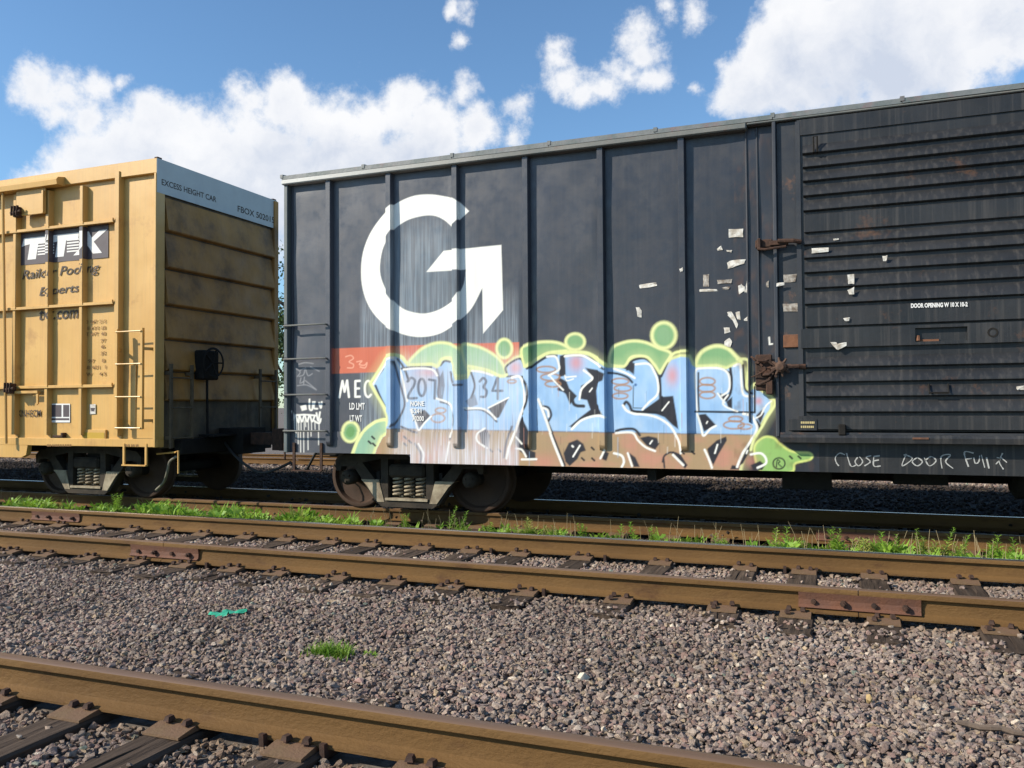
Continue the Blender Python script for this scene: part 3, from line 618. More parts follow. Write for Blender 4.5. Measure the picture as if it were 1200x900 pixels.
    for q in ([(477.5,447),(481.5,442.8),(485.7,445.5),(484.8,452),(480.5,459),(478.3,466.3),(488,466.5)], [(502.5,444.8),(509.8,446),(509,467)], [(582.5,443),(577,458),(588.5,458)], [(583.4,443),(583.2,467.5)], [(562,447),(566,443),(569.5,447),(566.5,453.5),(570,458),(568.5,464.5),(563.5,465)]):
        P.stroke(q, 2.9, num, 1.1, smooth=len(q) > 4, al=.88)
    P.ell(494, 454, 4.2, 10, num, ring=True, ew=3, es=1.1, al=.88)
    P.ell(913, 543, 7, 6.5, cBK, ring=True, ew=1.6, es=1.1); P.stroke([(910,547),(911,539),(914,541),(912,543),(916,547)], 1.3, cBK, 1.0)
    P.stroke([(901.3,395.5),(901.8,403.5),(905,403)], 1.8, cWHITE, .9, smooth=False); P.stroke([(919.5,397),(919.8,403)], 2.6, cWHITE, .9)
    # whitewash run-off: fine vertical streaks over the left part
    z2 = np.clip((X - 450) / 25, 0, 1) * np.clip((609.5 - X) / 1.5, 0, 1) * np.clip((Yv - 396) / 25, 0, 1)
    low = np.clip((Yv - 500) / 30, 0, 1)
    s2 = np.clip(vn(X * 1.1 + 3, Yv * .03) + .6 * vn(X * 2.3, Yv * .05) - .55, 0, 1)
    P.put(np.arange(len(X)), np.clip(z2 * (.10 + (.40 + .35 * low) * s2 + .24 * low), 0, 1), lin(226, 224, 230, KP))
    s3 = np.clip(vn(X * 1.4 + 13, Yv * .02) - .74, 0, 1) * 2.6
    P.put(np.arange(len(X)), np.clip(z2 * s3 * .8, 0, .6), lin(120, 110, 120, KP))
    # tags between the ladder rungs
    gy = lin(176, 176, 180, .75)
    for q in ([(350,427),(358,425),(367,426)], [(347,432),(352,436),(349,441)], [(352,434),(357,432),(356,439),(351,441)], [(358,431),(361,440),(366,438)], [(364,430),(370,433),(374,435)],
              [(353,443),(352,449),(356,447)], [(357,442),(356,450)], [(358,446),(363,450),(370,456)], [(349,452),(358,451),(364,453),(371,457)]):
        P.stroke(q, 1.2, gy, 1.0, al=.7)
    for q in ([(352,476),(359,474),(360,480),(354,481.5)],): P.fill(q, cWHITE, al=.95)
    for q in ([(363,468),(363,479),(366,480),(367,471)], [(369,471),(368,478),(372,479)], [(374,472),(376,478),(377,471)], [(342.5,482),(344.5,488),(343.5,492)], [(347,488),(350,495),(351,487),(354,494),(357,487),(360,494),(363,487),(366,494),(369,487)],
              [(347,486.5),(358,486),(370,487)], [(371,484),(373,493),(375,483)], [(368,493),(374,496),(376,491)]):
        P.stroke(q, 2.0, cWHITE, 1.0)
    for xx, y0, y1 in ((345,490,505),(347.5,492,512),(350,492,520),(352.8,494,531),(356.5,493,532),(358,492,500),(361.5,493,527),(365,492,511),(369,493,503),(373.8,492,521)):
        P.stroke([(xx, y0), (xx + .3, y1)], 1.0, cWHITE, .9, smooth=False, al=.85)
    # rust blushes and grime low on the sheets
    i = np.nonzero(X > 860)[0]
    if len(i): P.put(i, np.clip(fbm(X[i] * .12, Yv[i] * .09, 3) - .55, 0, 1) * 1.2, lin(120, 84, 60, .7))
    return C
def grid_obj(name, parts, parent, org=None, bulge=0.0):
    """parts: list of (xs, ys, zs) arrays defining (column profile x,y) x rows z; coloured by paint()"""
    V, F, n0 = [], [], 0
    po = ORG[parent.name]
    for xs, ys, zs in parts:
        nx, nz = len(xs), len(zs)
        x = np.repeat(xs[None], nz, 0); y = ys if ys.ndim == 2 else np.repeat(ys[None], nz, 0); z = np.repeat(zs[:, None], nx, 1)
        if bulge:
            u = (x - xs[0]) / (xs[-1] - xs[0]); v = (z - zs[0]) / (zs[-1] - zs[0])
            edge = np.clip(np.minimum(u, 1 - u) * 8, 0, 1) * np.clip(np.minimum(v, 1 - v) * 20, 0, 1)
            y = y + edge * bulge * (fbm(x * 1.9 + 3.3, z * 1.15 + 8, 2) - .5) * 2
        V.append(np.stack([x, y, z], -1).reshape(-1, 3))
        a = (np.arange(nz - 1)[:, None] * nx + np.arange(nx - 1)[None]).ravel() + n0
        F.append(np.stack([a, a + 1, a + nx + 1, a + nx], 1)); n0 += nx * nz
    V = np.concatenate(V); F = np.concatenate(F)
    C = paint(V[:, 0].copy(), V[:, 2].copy())
    me = bpy.data.meshes.new(name); o_ = np.array(po if org is None else org)
    me.vertices.add(len(V)); me.vertices.foreach_set('co', (V - o_).astype(np.float32).ravel())
    me.loops.add(F.size); me.loops.foreach_set('vertex_index', F.astype(np.int32).ravel())
    me.polygons.add(len(F)); me.polygons.foreach_set('loop_start', np.arange(0, F.size, 4, dtype=np.int32))
    me.update(calc_edges=True)
    at = me.color_attributes.new('Col', 'FLOAT_COLOR', 'POINT')
    at.data.foreach_set('color', np.concatenate([C, np.ones((len(C), 1))], 1).astype(np.float32).ravel())
    me.materials.append(M['painted']); me.polygons.foreach_set('use_smooth', [True] * len(F)); me.set_sharp_from_angle(angle=R(35))
    o = bpy.data.objects.new(name, me); link(o, parent, tuple(o_)); o.location = Vector(o_) - po
    return o

# ------------------------------------------------------------------ ground
def gz(y):
    ks = [(-400, .02), (-1, .08), (.6, .125), (3.9, .13), (4.6, .105), (5.3, .125), (5.7, .138), (8.1, .135), (8.6, .09), (9.0, .052), (12.2, .05), (13.5, .02), (14.3, .05), (17.6, .05), (19, 0), (700, 0)]
    for (a, p), (b, q) in zip(ks, ks[1:]):
        if a <= y <= b: return p + (q - p) * (y - a) / (b - a)
    return 0
def build_ground():
    ysl = [-400, -40, -6, -1, .6, 2, 3.9, 4.3, 4.6, 5.0, 5.3, 5.7, 7, 8.1, 8.35, 8.6, 8.8, 9.0, 11, 12.2, 13.5, 14.3, 17.6, 19, 30, 80, 300, 900]
    xsl = [-900, -300, -80, -30] + [x * 1.5 for x in range(-16, 9)] + [30, 100, 600]
    v = [(x, y, gz(y) - .016) for y in ysl for x in xsl]; n = len(xsl)
    f = [(j * n + i, j * n + i + 1, (j + 1) * n + i + 1, (j + 1) * n + i) for j in range(len(ysl) - 1) for i in range(n - 1)]
    mb = MB(); mb.add(v, f); n_ = len(xsl) - 1
    mb.mi = [1 if 9.0 <= ysl[k // n_] < 17.6 else 0 for k in range(len(f))]  # second material: the cars' shade put into the ground colour as a dark strip
    g = mb.build('ground', [M['ground'], mat('shade_dark_ground', (.012, .0105, .01, 1), .9, var=(.028, .025, .022, 1), vscale=18, bump=1.0, bscale=14, spec=.1)]); g['kind'] = 'structure'
build_ground()

# ------------------------------------------------------------------ tracks
RH, PT = .172, .015
RP = [(.07, 0), (.07, .011), (.026, .026), (.0115, .036), (.0080, .060), (.0080, .112), (.0100, .126), (.033, .1305), (.0368, .134), (.0368, .158), (.034, .166), (.027, .1705), (.012, .172)]
RPROF = [(-a, b) for a, b in RP] + [(a, b) for a, b in RP[::-1]]
def rail_mesh(y, zb, x0, x1, parent, top, label=None):
    mb = MB(); n = len(RPROF)
    step = 2.0; k = max(1, int((x1 - x0) / step)); xs = [x0 + (x1 - x0) * i / k for i in range(k + 1)]
    for xx in xs: mb.v += [(xx, y + a, zb + b) for a, b in RPROF]
    for i in range(k):
        for j in range(n):
            mb.f.append((i * n + j, i * n + (j + 1) % n, (i + 1) * n + (j + 1) % n, (i + 1) * n + j))
            mb.mi.append(1 if j in (11, 12, 13, 10) else 0)
    mb.f += [tuple(range(n)), tuple(k * n + j for j in range(n))[::-1]]; mb.mi += [0, 0]
    o = mb.build('rail', [M['rail'], top], parent, smooth=True)
    if label: o['label'] = label
    return o
def spike_mesh():
    mb = MB(); mb.bbox(-.011, .011, -.011, .011, -.02, .022, .002)
    mb.add([(-.018, -.02, .016), (.018, -.02, .016), (.018, .02, .020), (-.018, .02, .020), (-.012, -.013, .036), (.012, -.013, .036), (.012, .014, .038), (-.012, .014, .038)],
           [(0, 1, 5, 4), (1, 2, 6, 5), (2, 3, 7, 6), (3, 0, 4, 7), (4, 5, 6, 7), (3, 2, 1, 0)])
    return mb.mesh('spike', M['rust_dark'])
SPIKE = spike_mesh()
def plate_mesh():
    mb = MB(); a, b, h = .10, .185, PT
    mb.add([(-a, -b, 0), (a, -b, 0), (a, b, 0), (-a, b, 0), (-a, -b, h * .75), (a, -b, h * .75), (a, -.085, h * 1.7), (-a, -.085, h * 1.7), (a, -.074, h * 1.7), (-a, -.074, h * 1.7), (a, -.0738, h * .98), (-a, -.0738, h * .98),
            (a, .0738, h * .98), (-a, .0738, h * .98), (a, .074, h * 1.7), (-a, .074, h * 1.7), (a, .085, h * 1.7), (-a, .085, h * 1.7), (a, b, h * .75), (-a, b, h * .75)],
           [(3, 2, 1, 0), (0, 1, 5, 4), (4, 5, 6, 7), (7, 6, 8, 9), (9, 8, 10, 11), (11, 10, 12, 13), (13, 12, 14, 15), (15, 14, 16, 17), (17, 16, 18, 19), (19, 18, 2, 3),
            (1, 2, 18, 16, 14, 12, 10, 8, 6, 5), (0, 4, 7, 9, 11, 13, 15, 17, 19, 3)])
    return mb.mesh('tie_plate', M['plate'])
PLATE = plate_mesh()
def tie_meshes():
    out = []
    for s in range(6):
        r = random.Random(40 + s); mb = MB(); n = 14; w_, L2, th = .115, 1.30, .17
        rows = []
        for i in range(n + 1):
            y = -L2 + 2 * L2 * i / n; j = lambda a: r.uniform(-a, a)
            e = 1 if i in (0, n) else 0
            rows.append([(-w_ + j(.004), y + j(.012) * e, -th), (-w_ + j(.004), y + j(.012) * e, -.014 + j(.004)), (-w_ + .013 + j(.005), y + j(.02) * e, j(.003) - .001),
                         (-.03 + j(.02), y + j(.02) * e, j(.002)), (-.018 + j(.02), y + j(.02) * e, -.004 - abs(j(.006))), (.02 + j(.012), y + j(.02) * e, j(.002)),
                         (.06 + j(.01), y + j(.02) * e, -.003 - abs(j(.005))), (w_ - .013 + j(.005), y + j(.02) * e, j(.003) - .001), (w_ + j(.004), y + j(.012) * e, -.014 + j(.004)), (w_ + j(.004), y + j(.012) * e, -th)])
        m_ = len(rows[0]); vs = [p for rr in rows for p in rr]
        fs = [(i * m_ + k, i * m_ + k + 1, (i + 1) * m_ + k + 1, (i + 1) * m_ + k) for i in range(n) for k in range(m_ - 1)] + [tuple(range(m_)), tuple(n * m_ + k for k in range(m_))[::-1]]
        mb.add(vs, fs); out.append(mb.mesh('tie', M['tie']))
    return out
TIES = tie_meshes()
def anchor_mesh():
    mb = MB(); # hooked spring clip under the rail foot
    mb.prism([(-.092, -.035), (-.055, -.035), (-.05, .0), (-.072, .028), (-.096, .03)], -.012, .012, 'x')
    mb.prism([(.060, -.03), (.09, -.03), (.095, .022), (.07, .028), (.058, .01)], -.012, .012, 'x')
    mb.box(-.011, .011, -.075, .075, -.036, -.008)
    return mb.mesh('rail_anchor', M['rust_dark'])
ANCH = anchor_mesh()
TIE_FOOT = []
def track(label, cy, zt, x0, x1, txs, tops, anchors=(), joints=(), spikes=True, labels=(None, None), halfg=.770):
    zb = zt - RH
    t = thing('railway_track', label, 'railway track', (txs[len(txs) // 2], cy, zb - PT - .17), 'parallel yard tracks')
    for s, top, lb in zip((-1, 1), tops, labels):
        cuts = sorted(j[1] for j in joints if j[0] == s); xs = [x0] + cuts + [x1]
        for a, b in zip(xs, xs[1:]): rail_mesh(cy + s * halfg, zb, a + .003, b - .003, t, top, lb)
    for i, x in enumerate(txs):
        rz = rnd.uniform(-.015, .015); zz = zb - PT + rnd.uniform(-.002, 0)
        inst('tie', TIES[i % 6], t, (x, cy + rnd.uniform(-.05, .05), zz), rz + (math.pi if rnd.random() < .5 else 0))
        TIE_FOOT.append((x, cy))
        for s in (-1, 1):
            p = inst('tie_plate', PLATE, t, (x, cy + s * halfg, zb - PT), 0)
            if spikes:
                for (dx, dy) in ((-.045, -.086), (.05, .086), (.055, -.088), (-.06, -.15))[: (4 if s == -1 else 3)]:
                    inst('spike', SPIKE, p, (x + dx + rnd.uniform(-.01, .01), cy + s * halfg + dy, zb - PT + (.012 if abs(dy) < .1 else .0) + rnd.uniform(0, .014)), math.pi if dy > 0 else rnd.uniform(-.3, .3))
    for (s, xx) in anchors: inst('rail_anchor', ANCH, t, (xx, cy + s * halfg, zb))
    for (s, xx, ln_, nb) in joints:
        yy = cy + s * halfg
        mb = MB(); prof = [(-.0105, .030), (-.040, .027), (-.052, .034), (-.030, .050), (-.026, .085), (-.030, .106), (-.0365, .1335), (-.012, .126)]
        mb.prism([(yy + a, zb + b) for a, b in prof], xx - ln_ / 2, xx + ln_ / 2, 'x')
        jb = mb.build('joint_bar', M['bar'], t)
        for k in range(nb):
            bx = xx - ln_ / 2 + ln_ * (k + .5) / nb; r_ = .021 if k % 2 else .017; mb = MB()
            mb.lathe([(0, -.032 if k % 2 else -.022), (r_, -.032 if k % 2 else -.022), (r_, 0), (0, 0)], (bx, yy - .027, zb + .074), 'y', 6 if k % 2 else 10)
            mb.lathe([(0, -.052), (.011, -.052), (.011, 0)] if k % 2 else [(0, -.024), (.008, -.024), (.008, 0)], (bx, yy - .027, zb + .074), 'y', 8)
            mb.build('bolt', M['rust_dark'], jb)
        mb = MB(); mb.prism([(yy - a, zb + b) for a, b in prof], xx - ln_ / 2, xx + ln_ / 2, 'x'); mb.build('joint_bar', M['bar'], t)
    return t
def fillx(xs, x0, x1, st=.60):
    xs = sorted(xs)
    while xs[0] > x0: xs.insert(0, xs[0] - st * rnd.uniform(.93, 1.07))
    while xs[-1] < x1: xs.append(xs[-1] + st * rnd.uniform(.93, 1.07))
    return xs
YM = 6.90; ZM = .35
mid = [onY(x, y, 6.08)[0] for x, y in ((20,650),(60,653),(110,660),(167,667),(220,672),(277,678),(330,683),(400,690),(465,697),(532,703),(618,710),(728,720),(848,728),(933,733),(1035,738),(1170,745))]
xj = lambda px, py, Y: onY(px, py, Y)[0]
mj = [(-1, xj(1006, 712, 6.08), .76, 4), (-1, xj(190, 650, 6.08), .80, 4), (1, xj(63, 606, 7.62), .80, 4)]
anc = []
for px, py in ((548,650),(577,652),(677,658),(710,660),(920,668),(957,670)): anc.append((1, xj(px, py, 7.62)))
for px, py in ((640,705),(836,722),(5,640),(247,672)): anc.append((-1, xj(px, py, 6.1)))
track('middle track of two dull brown rails with bolted joints, just behind the open gravel', YM, ZM, -60, 40, fillx(mid, -16, 7), (M['rail_top'], M['rail_shiny']), anc, mj)
fr = [onY(x, y, 3.0)[0] for x, y in ((5,808),(100,830),(212,853),(350,887))]
anf = [(1, xj(x, y, 3.06)) for x, y in ((322, 872), (392, 890))]
track('nearest track with a single ochre rusty rail crossing the bottom left corner', 2.29, ZM, -60, 40, fillx(fr, -8, 5), (M['rail_top'], M['rail_top']), anf, [])
YC = 10.47; ZC = .264
cj = [(-1, xj(1003, 622, 9.7), .8, 4)]
track('shaded track under the two boxcars, its near rail edged with weeds', YC, ZC, -60, 40, fillx([0], -16, 8), (M['rail_top'], M['rail_shiny']), [], cj, spikes=False)
track('far track behind the boxcars, glimpsed under their frames', 20.0, .20, -80, 60, fillx([-8], -30, 6, .62), (M['rail_shiny'], M['rail_shiny']), [], [], spikes=False)

# ------------------------------------------------------------------ ballast stones: real stones instanced on a cloud of points
def ballast():
    protos = bpy.data.collections.new('ballast_stone_kinds')
    for k in range(12):
        r = random.Random(100 + k); bm = bmesh.new(); fl = r.uniform(.55, .85); el = r.uniform(1.0, 1.4)
        for i in range(15):
            v = Vector((r.gauss(0, 1), r.gauss(0, 1), r.gauss(0, 1))).normalized() * r.uniform(.8, 1.1)
            bm.verts.new((v.x * el, v.y, v.z * fl))
        res = bmesh.ops.convex_hull(bm, input=bm.verts)
        bmesh.ops.delete(bm, geom=[g for g in res['geom_interior'] if isinstance(g, bmesh.types.BMVert)], context='VERTS')
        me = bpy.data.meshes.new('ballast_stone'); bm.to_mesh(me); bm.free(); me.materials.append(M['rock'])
        o = bpy.data.objects.new('ballast_stone', me); protos.objects.link(o)
    g = np.random.default_rng(5)
    def zone(y0, y1, dens, r0, r1, xl=None, xr=None):
        P = []
        n = int(dens * (y1 - y0) * 48); y = g.uniform(y0, y1, n); x = g.uniform(-34, 14, n)
        lo = -1.36 * np.abs(y) - 1.6 if xl is None else np.full(n, xl); hi = .34 * np.abs(y) + 1.6 if xr is None else np.full(n, xr)
        keep = (x > lo) & (x < hi); x, y = x[keep], y[keep]
        r = r0 + (r1 - r0) * g.beta(1.6, 3.2, len(x)); return x, y, r
    sets = [zone(.3, 3.3, 1900, .009, .029), zone(3.3, 5.6, 2100, .008, .029), zone(3.3, 5.6, 900, .004, .010), zone(5.6, 8.3, 1700, .010, .030), zone(8.3, 9.6, 700, .012, .030), zone(9.6, 13, 260, .02, .045), zone(13, 22, 110, .03, .06)]
    x = np.concatenate([s[0] for s in sets]); y = np.concatenate([s[1] for s in sets]); r = np.concatenate([s[2] for s in sets])
    keep = np.ones(len(x), bool); z = np.array([gz(v) for v in y])
    for cy, hg in ((2.29, .77), (YM, .77), (YC, .77), (20.0, .77)):
        for s in (-1, 1): keep &= np.abs(y - (cy + s * hg)) > .076
    top = np.zeros(len(x), bool)
    for tx, cy in TIE_FOOT:
        m = (np.abs(x - tx) < .121) & (np.abs(y - cy) < 1.29); top |= m
    # the ends of the ties on the open side are half buried
    bury = top & (y > YM - 1.42) & (y < YM - 1.08) & (g.uniform(size=len(x)) < .26)
    bury |= top & (y > 3.16) & (y < 3.7) & (g.uniform(size=len(x)) < .85)
    few = top & (g.uniform(size=len(x)) < .02)
    z = np.where(bury | few, .165, z)
    keep &= ~top | bury | few
    x, y, r, z = x[keep], y[keep], r[keep], z[keep]
    n = len(x); lump = np.array([mnoise.noise((a * .9, b * 1.4, 0)) for a, b in zip(x[::1], y[::1])]) * .016
    z = z + np.where((y > 3.3) & (y < 5.6), lump, lump * .35) + g.uniform(-.014, .012, n)
    r = np.minimum(r, np.where((y > 3.2) & (y < 5.6), .04, .032))
    me = bpy.data.meshes.new('ballast'); me.vertices.add(n)
    me.vertices.foreach_set('co', np.stack([x, y, z], 1).astype(np.float32).ravel())
    a = me.attributes.new('scl', 'FLOAT', 'POINT'); a.data.foreach_set('value', r.astype(np.float32))
    a = me.attributes.new('rot', 'FLOAT_VECTOR', 'POINT'); rr = np.stack([g.uniform(-.6, .6, n), g.uniform(-.6, .6, n), g.uniform(0, 6.28, n)], 1); a.data.foreach_set('vector', rr.astype(np.float32).ravel())
    a = me.attributes.new('idx', 'INT', 'POINT'); a.data.foreach_set('value', g.integers(0, 12, n).astype(np.int32))
    o = bpy.data.objects.new('ballast', me); col.objects.link(o); o['kind'] = 'stuff'; o['label'] = 'loose brown and grey crushed stone ballast between and around the tracks'
    ng = bpy.data.node_groups.new('scatter_stones', 'GeometryNodeTree')
    ng.interface.new_socket('Geometry', in_out='INPUT', socket_type='NodeSocketGeometry'); ng.interface.new_socket('Geometry', in_out='OUTPUT', socket_type='NodeSocketGeometry')
    gi = ng.nodes.new('NodeGroupInput'); go = ng.nodes.new('NodeGroupOutput'); ip = ng.nodes.new('GeometryNodeInstanceOnPoints'); ci = ng.nodes.new('GeometryNodeCollectionInfo')
    ci.inputs['Collection'].default_value = protos; ci.inputs['Separate Children'].default_value = True; ci.inputs['Reset Children'].default_value = True
    def att(nm, ty):
        q = ng.nodes.new('GeometryNodeInputNamedAttribute'); q.data_type = ty; q.inputs[0].default_value = nm; return q.outputs[0]
    ip.inputs['Pick Instance'].default_value = True
    ll = ng.links.new; ll(gi.outputs[0], ip.inputs['Points']); ll(ci.outputs[0], ip.inputs['Instance']); ll(att('idx', 'INT'), ip.inputs['Instance Index'])
    ll(att('scl', 'FLOAT'), ip.inputs['Scale'])
    er = ng.nodes.new('FunctionNodeEulerToRotation'); ll(att('rot', 'FLOAT_VECTOR'), er.inputs[0]); ll(er.outputs[0], ip.inputs['Rotation'])
    ll(ip.outputs[0], go.inputs[0])
    md = o.modifiers.new('stones', 'NODES'); md.node_group = ng
ballast()

# ------------------------------------------------------------------ freight car running gear
YN = 9.70
def coil(cx, cy, z0, z1, r, t, turns):
    return [(cx + r * math.cos(a), cy + r * math.sin(a), z0 + (z1 - z0) * i / (turns * 10)) for i in range(turns * 10 + 1) for a in [i / 10 * 2 * math.pi]], t
def truck(cx, car):
    half = .865; za = ZC + .42
    for s in (-1, 1):                               # near (-1) and far side
        fy = lambda o: YC + s * (.77 + o)
        for ax in (-half, half):
            mb = MB(); prof = [(0, .09), (.075, .088), (.085, .06), (.105, .045), (.16, .022), (.28, .004), (.345, .012), (.358, .045), (.368, .065), (.405, .067), (.414, .062), (.420, .05), (.424, -.05), (.448, -.06), (.45, -.078), (.43, -.088), (.35, -.085), (.12, -.05), (0, -.05)]
            mb.lathe([(r, s * o) for r, o in prof], (cx + ax, YC + s * .77, za), 'y', 48)
            mb.build('wheel', M['wheel'], car, smooth=True)
            mb = MB(); mb.lathe([(0, s * .0), (.05, s * .0), (.085, -s * .02), (.10, -s * .05), (.10, -s * .16)], (cx + ax, fy(.39), za), 'y', 20)
            for k in range(3): a = k * 2.094 + .5; mb.box(cx + ax + .05 * math.cos(a) - .012, cx + ax + .05 * math.cos(a) + .012, fy(.39) - .012, fy(.39) + .012, za + .05 * math.sin(a) - .012, za + .05 * math.sin(a) + .012)
            mb.build('bearing_cap', M['truck'], car, smooth=True)
        a0, a1 = fy(.20), fy(.34); lo, hi = min(a0, a1), max(a0, a1)
        mb = MB(); Z = ZC
        mb.prism([(cx + x, Z + z) for x, z in [(-1.04, .50), (-1.05, .62), (-.96, .70), (-.40, .78), (.40, .78), (.96, .70), (1.05, .62), (1.04, .50), (.98, .50), (.96, .56), (.76, .56), (.72, .60), (.40, .66), (-.40, .66), (-.72, .60), (-.76, .56), (-.96, .56), (-.98, .50)]], lo, hi)
        for m_ in (-1, 1):
            mb.prism([(cx + m_ * x, Z + z) for x, z in [(.78, .57), (.66, .62), (.32, .24), (.30, .10), (.44, .10)]], lo + .004, hi - .004)
            mb.prism([(cx + m_ * x, Z + z) for x, z in [(.27, .14), (.38, .14), (.37, .70), (.27, .70)]], lo - .004, hi + .004)
            mb.cur = 1; mb.prism([(cx + m_ * x, Z + z) for x, z in [(.58, .33), (.66, .40), (.40, .40), (.32, .12), (.42, .12)]], lo - .014, hi + .008); mb.cur = 0
        mb.prism([(cx + x, Z + z) for x, z in [(-.42, .10), (-.36, .06), (.36, .06), (.42, .10), (.36, .17), (-.36, .17)]], lo - .008, hi + .008)
        mb.build('side_frame', [M['truck'], M['truck_lit']], car)
        mb = MB(); mb.box(cx - .30, cx + .30, lo - .03, hi + .02, Z + .145, Z + .175); mb.build('spring_seat', M['truck_lit'], car)
        for k in (-1, 0, 1):
            p, t_ = coil(cx + k * .165, (lo + hi) / 2 - s * -.0, Z + .19, Z + .43, .058, .015, 5)
            mb = MB(); mb.tube(p, .0155, 6); mb.tube([(q[0] * .45 + (cx + k * .165) * .55, q[1] * .45 + (lo + hi) / 2 * .55, q[2]) for q in p], .009, 5)
            mb.build('spring', M['truck_lit'], car, smooth=True)
        mb = MB(); mb.bbox(cx - .255, cx + .255, lo - .035, hi, Z + .435, Z + .60, .03); mb.build('bolster_end', M['truck'], car)
        mb = MB(); mb.box(cx - .47, cx - .42, lo + .05, hi + .1, Z + .18, Z + .5); mb.box(cx + .42, cx + .47, lo + .05, hi + .1, Z + .18, Z + .5); mb.build('brake_shoe', M['under'], car)
    for ax in (-half, half):
        mb = MB(); mb.tube([(cx + ax, YC - 1.1, za), (cx + ax, YC + 1.1, za)], .082, 14); mb.build('axle', M['under'], car)
    mb = MB(); mb.bbox(cx - .2, cx + .2, YC - .95, YC + .95, ZC + .38, ZC + .78, .03); mb.build('bolster', M['under'], car)
    mb = MB(); mb.tube([(cx - 1.0, YC - .28, ZC + .50), (cx - .3, YC - .24, ZC + .30), (cx + .4, YC - .24, ZC + .30), (cx + 1.1, YC - .3, ZC + .55)], .022, 7); mb.prism([(cx - .42, ZC + .28), (cx - .36, ZC + .28), (cx - .30, ZC + .74), (cx - .36, ZC + .74)], YC - .27, YC - .24)
    mb.build('brake_rod', M['under'], car)
    mb = MB(); mb.tube([(cx - .45, YC - .7, ZC + .36), (cx - .45, YC + .7, ZC + .36)], .035, 8); mb.tube([(cx + .45, YC - .7, ZC + .36), (cx + .45, YC + .7, ZC + .36)], .035, 8); mb.build('brake_beam', M['under'], car)
def coupler(xe, sgn, car):
    """draft gear and knuckle reaching out of the end xe in direction sgn"""
    z = ZC + .86; mb = MB(); m = xe + sgn * 1.06
    mb.box(min(xe - sgn * .3, xe + sgn * .42), max(xe - sgn * .3, xe + sgn * .42), YC - .26, YC + .26, z - .22, z + .16)
    mb.build('draft_box', M['under'], car)
    mb = MB(); a, b = sorted((xe + sgn * .4, m - sgn * .18)); mb.box(a, b, YC - .09, YC + .09, z - .09, z + .09)
    mb.prism([(m - sgn * .24, YC - .1), (m - sgn * .16, YC - .20), (m + sgn * .03, YC - .22), (m + sgn * .02, YC - .06), (m - sgn * .04, YC + .02), (m + sgn * .02, YC + .17), (m - sgn * .1, YC + .21), (m - sgn * .22, YC + .14)], z - .17 + (.004 if sgn > 0 else 0), z + .15, 'z')
    mb.build('coupler', M['rust_dark'], car)
def hose(pts, car, m, r=.02):
    mb = MB(); q = []
    P = [Vector(p) for p in pts]
    for t in range(0, 25):
        u = t / 24 * (len(P) - 1); i = min(int(u), len(P) - 2); f = u - i
        a, b, c, d = P[max(i - 1, 0)], P[i], P[i + 1], P[min(i + 2, len(P) - 1)]
        q.append(.5 * (2 * b + (c - a) * f + (2 * a - 5 * b + 4 * c - d) * f * f + (3 * b - a - 3 * c + d) * f ** 3))
    mb.tube(q, r, 8); return mb.build('air_hose', m, car, smooth=True)

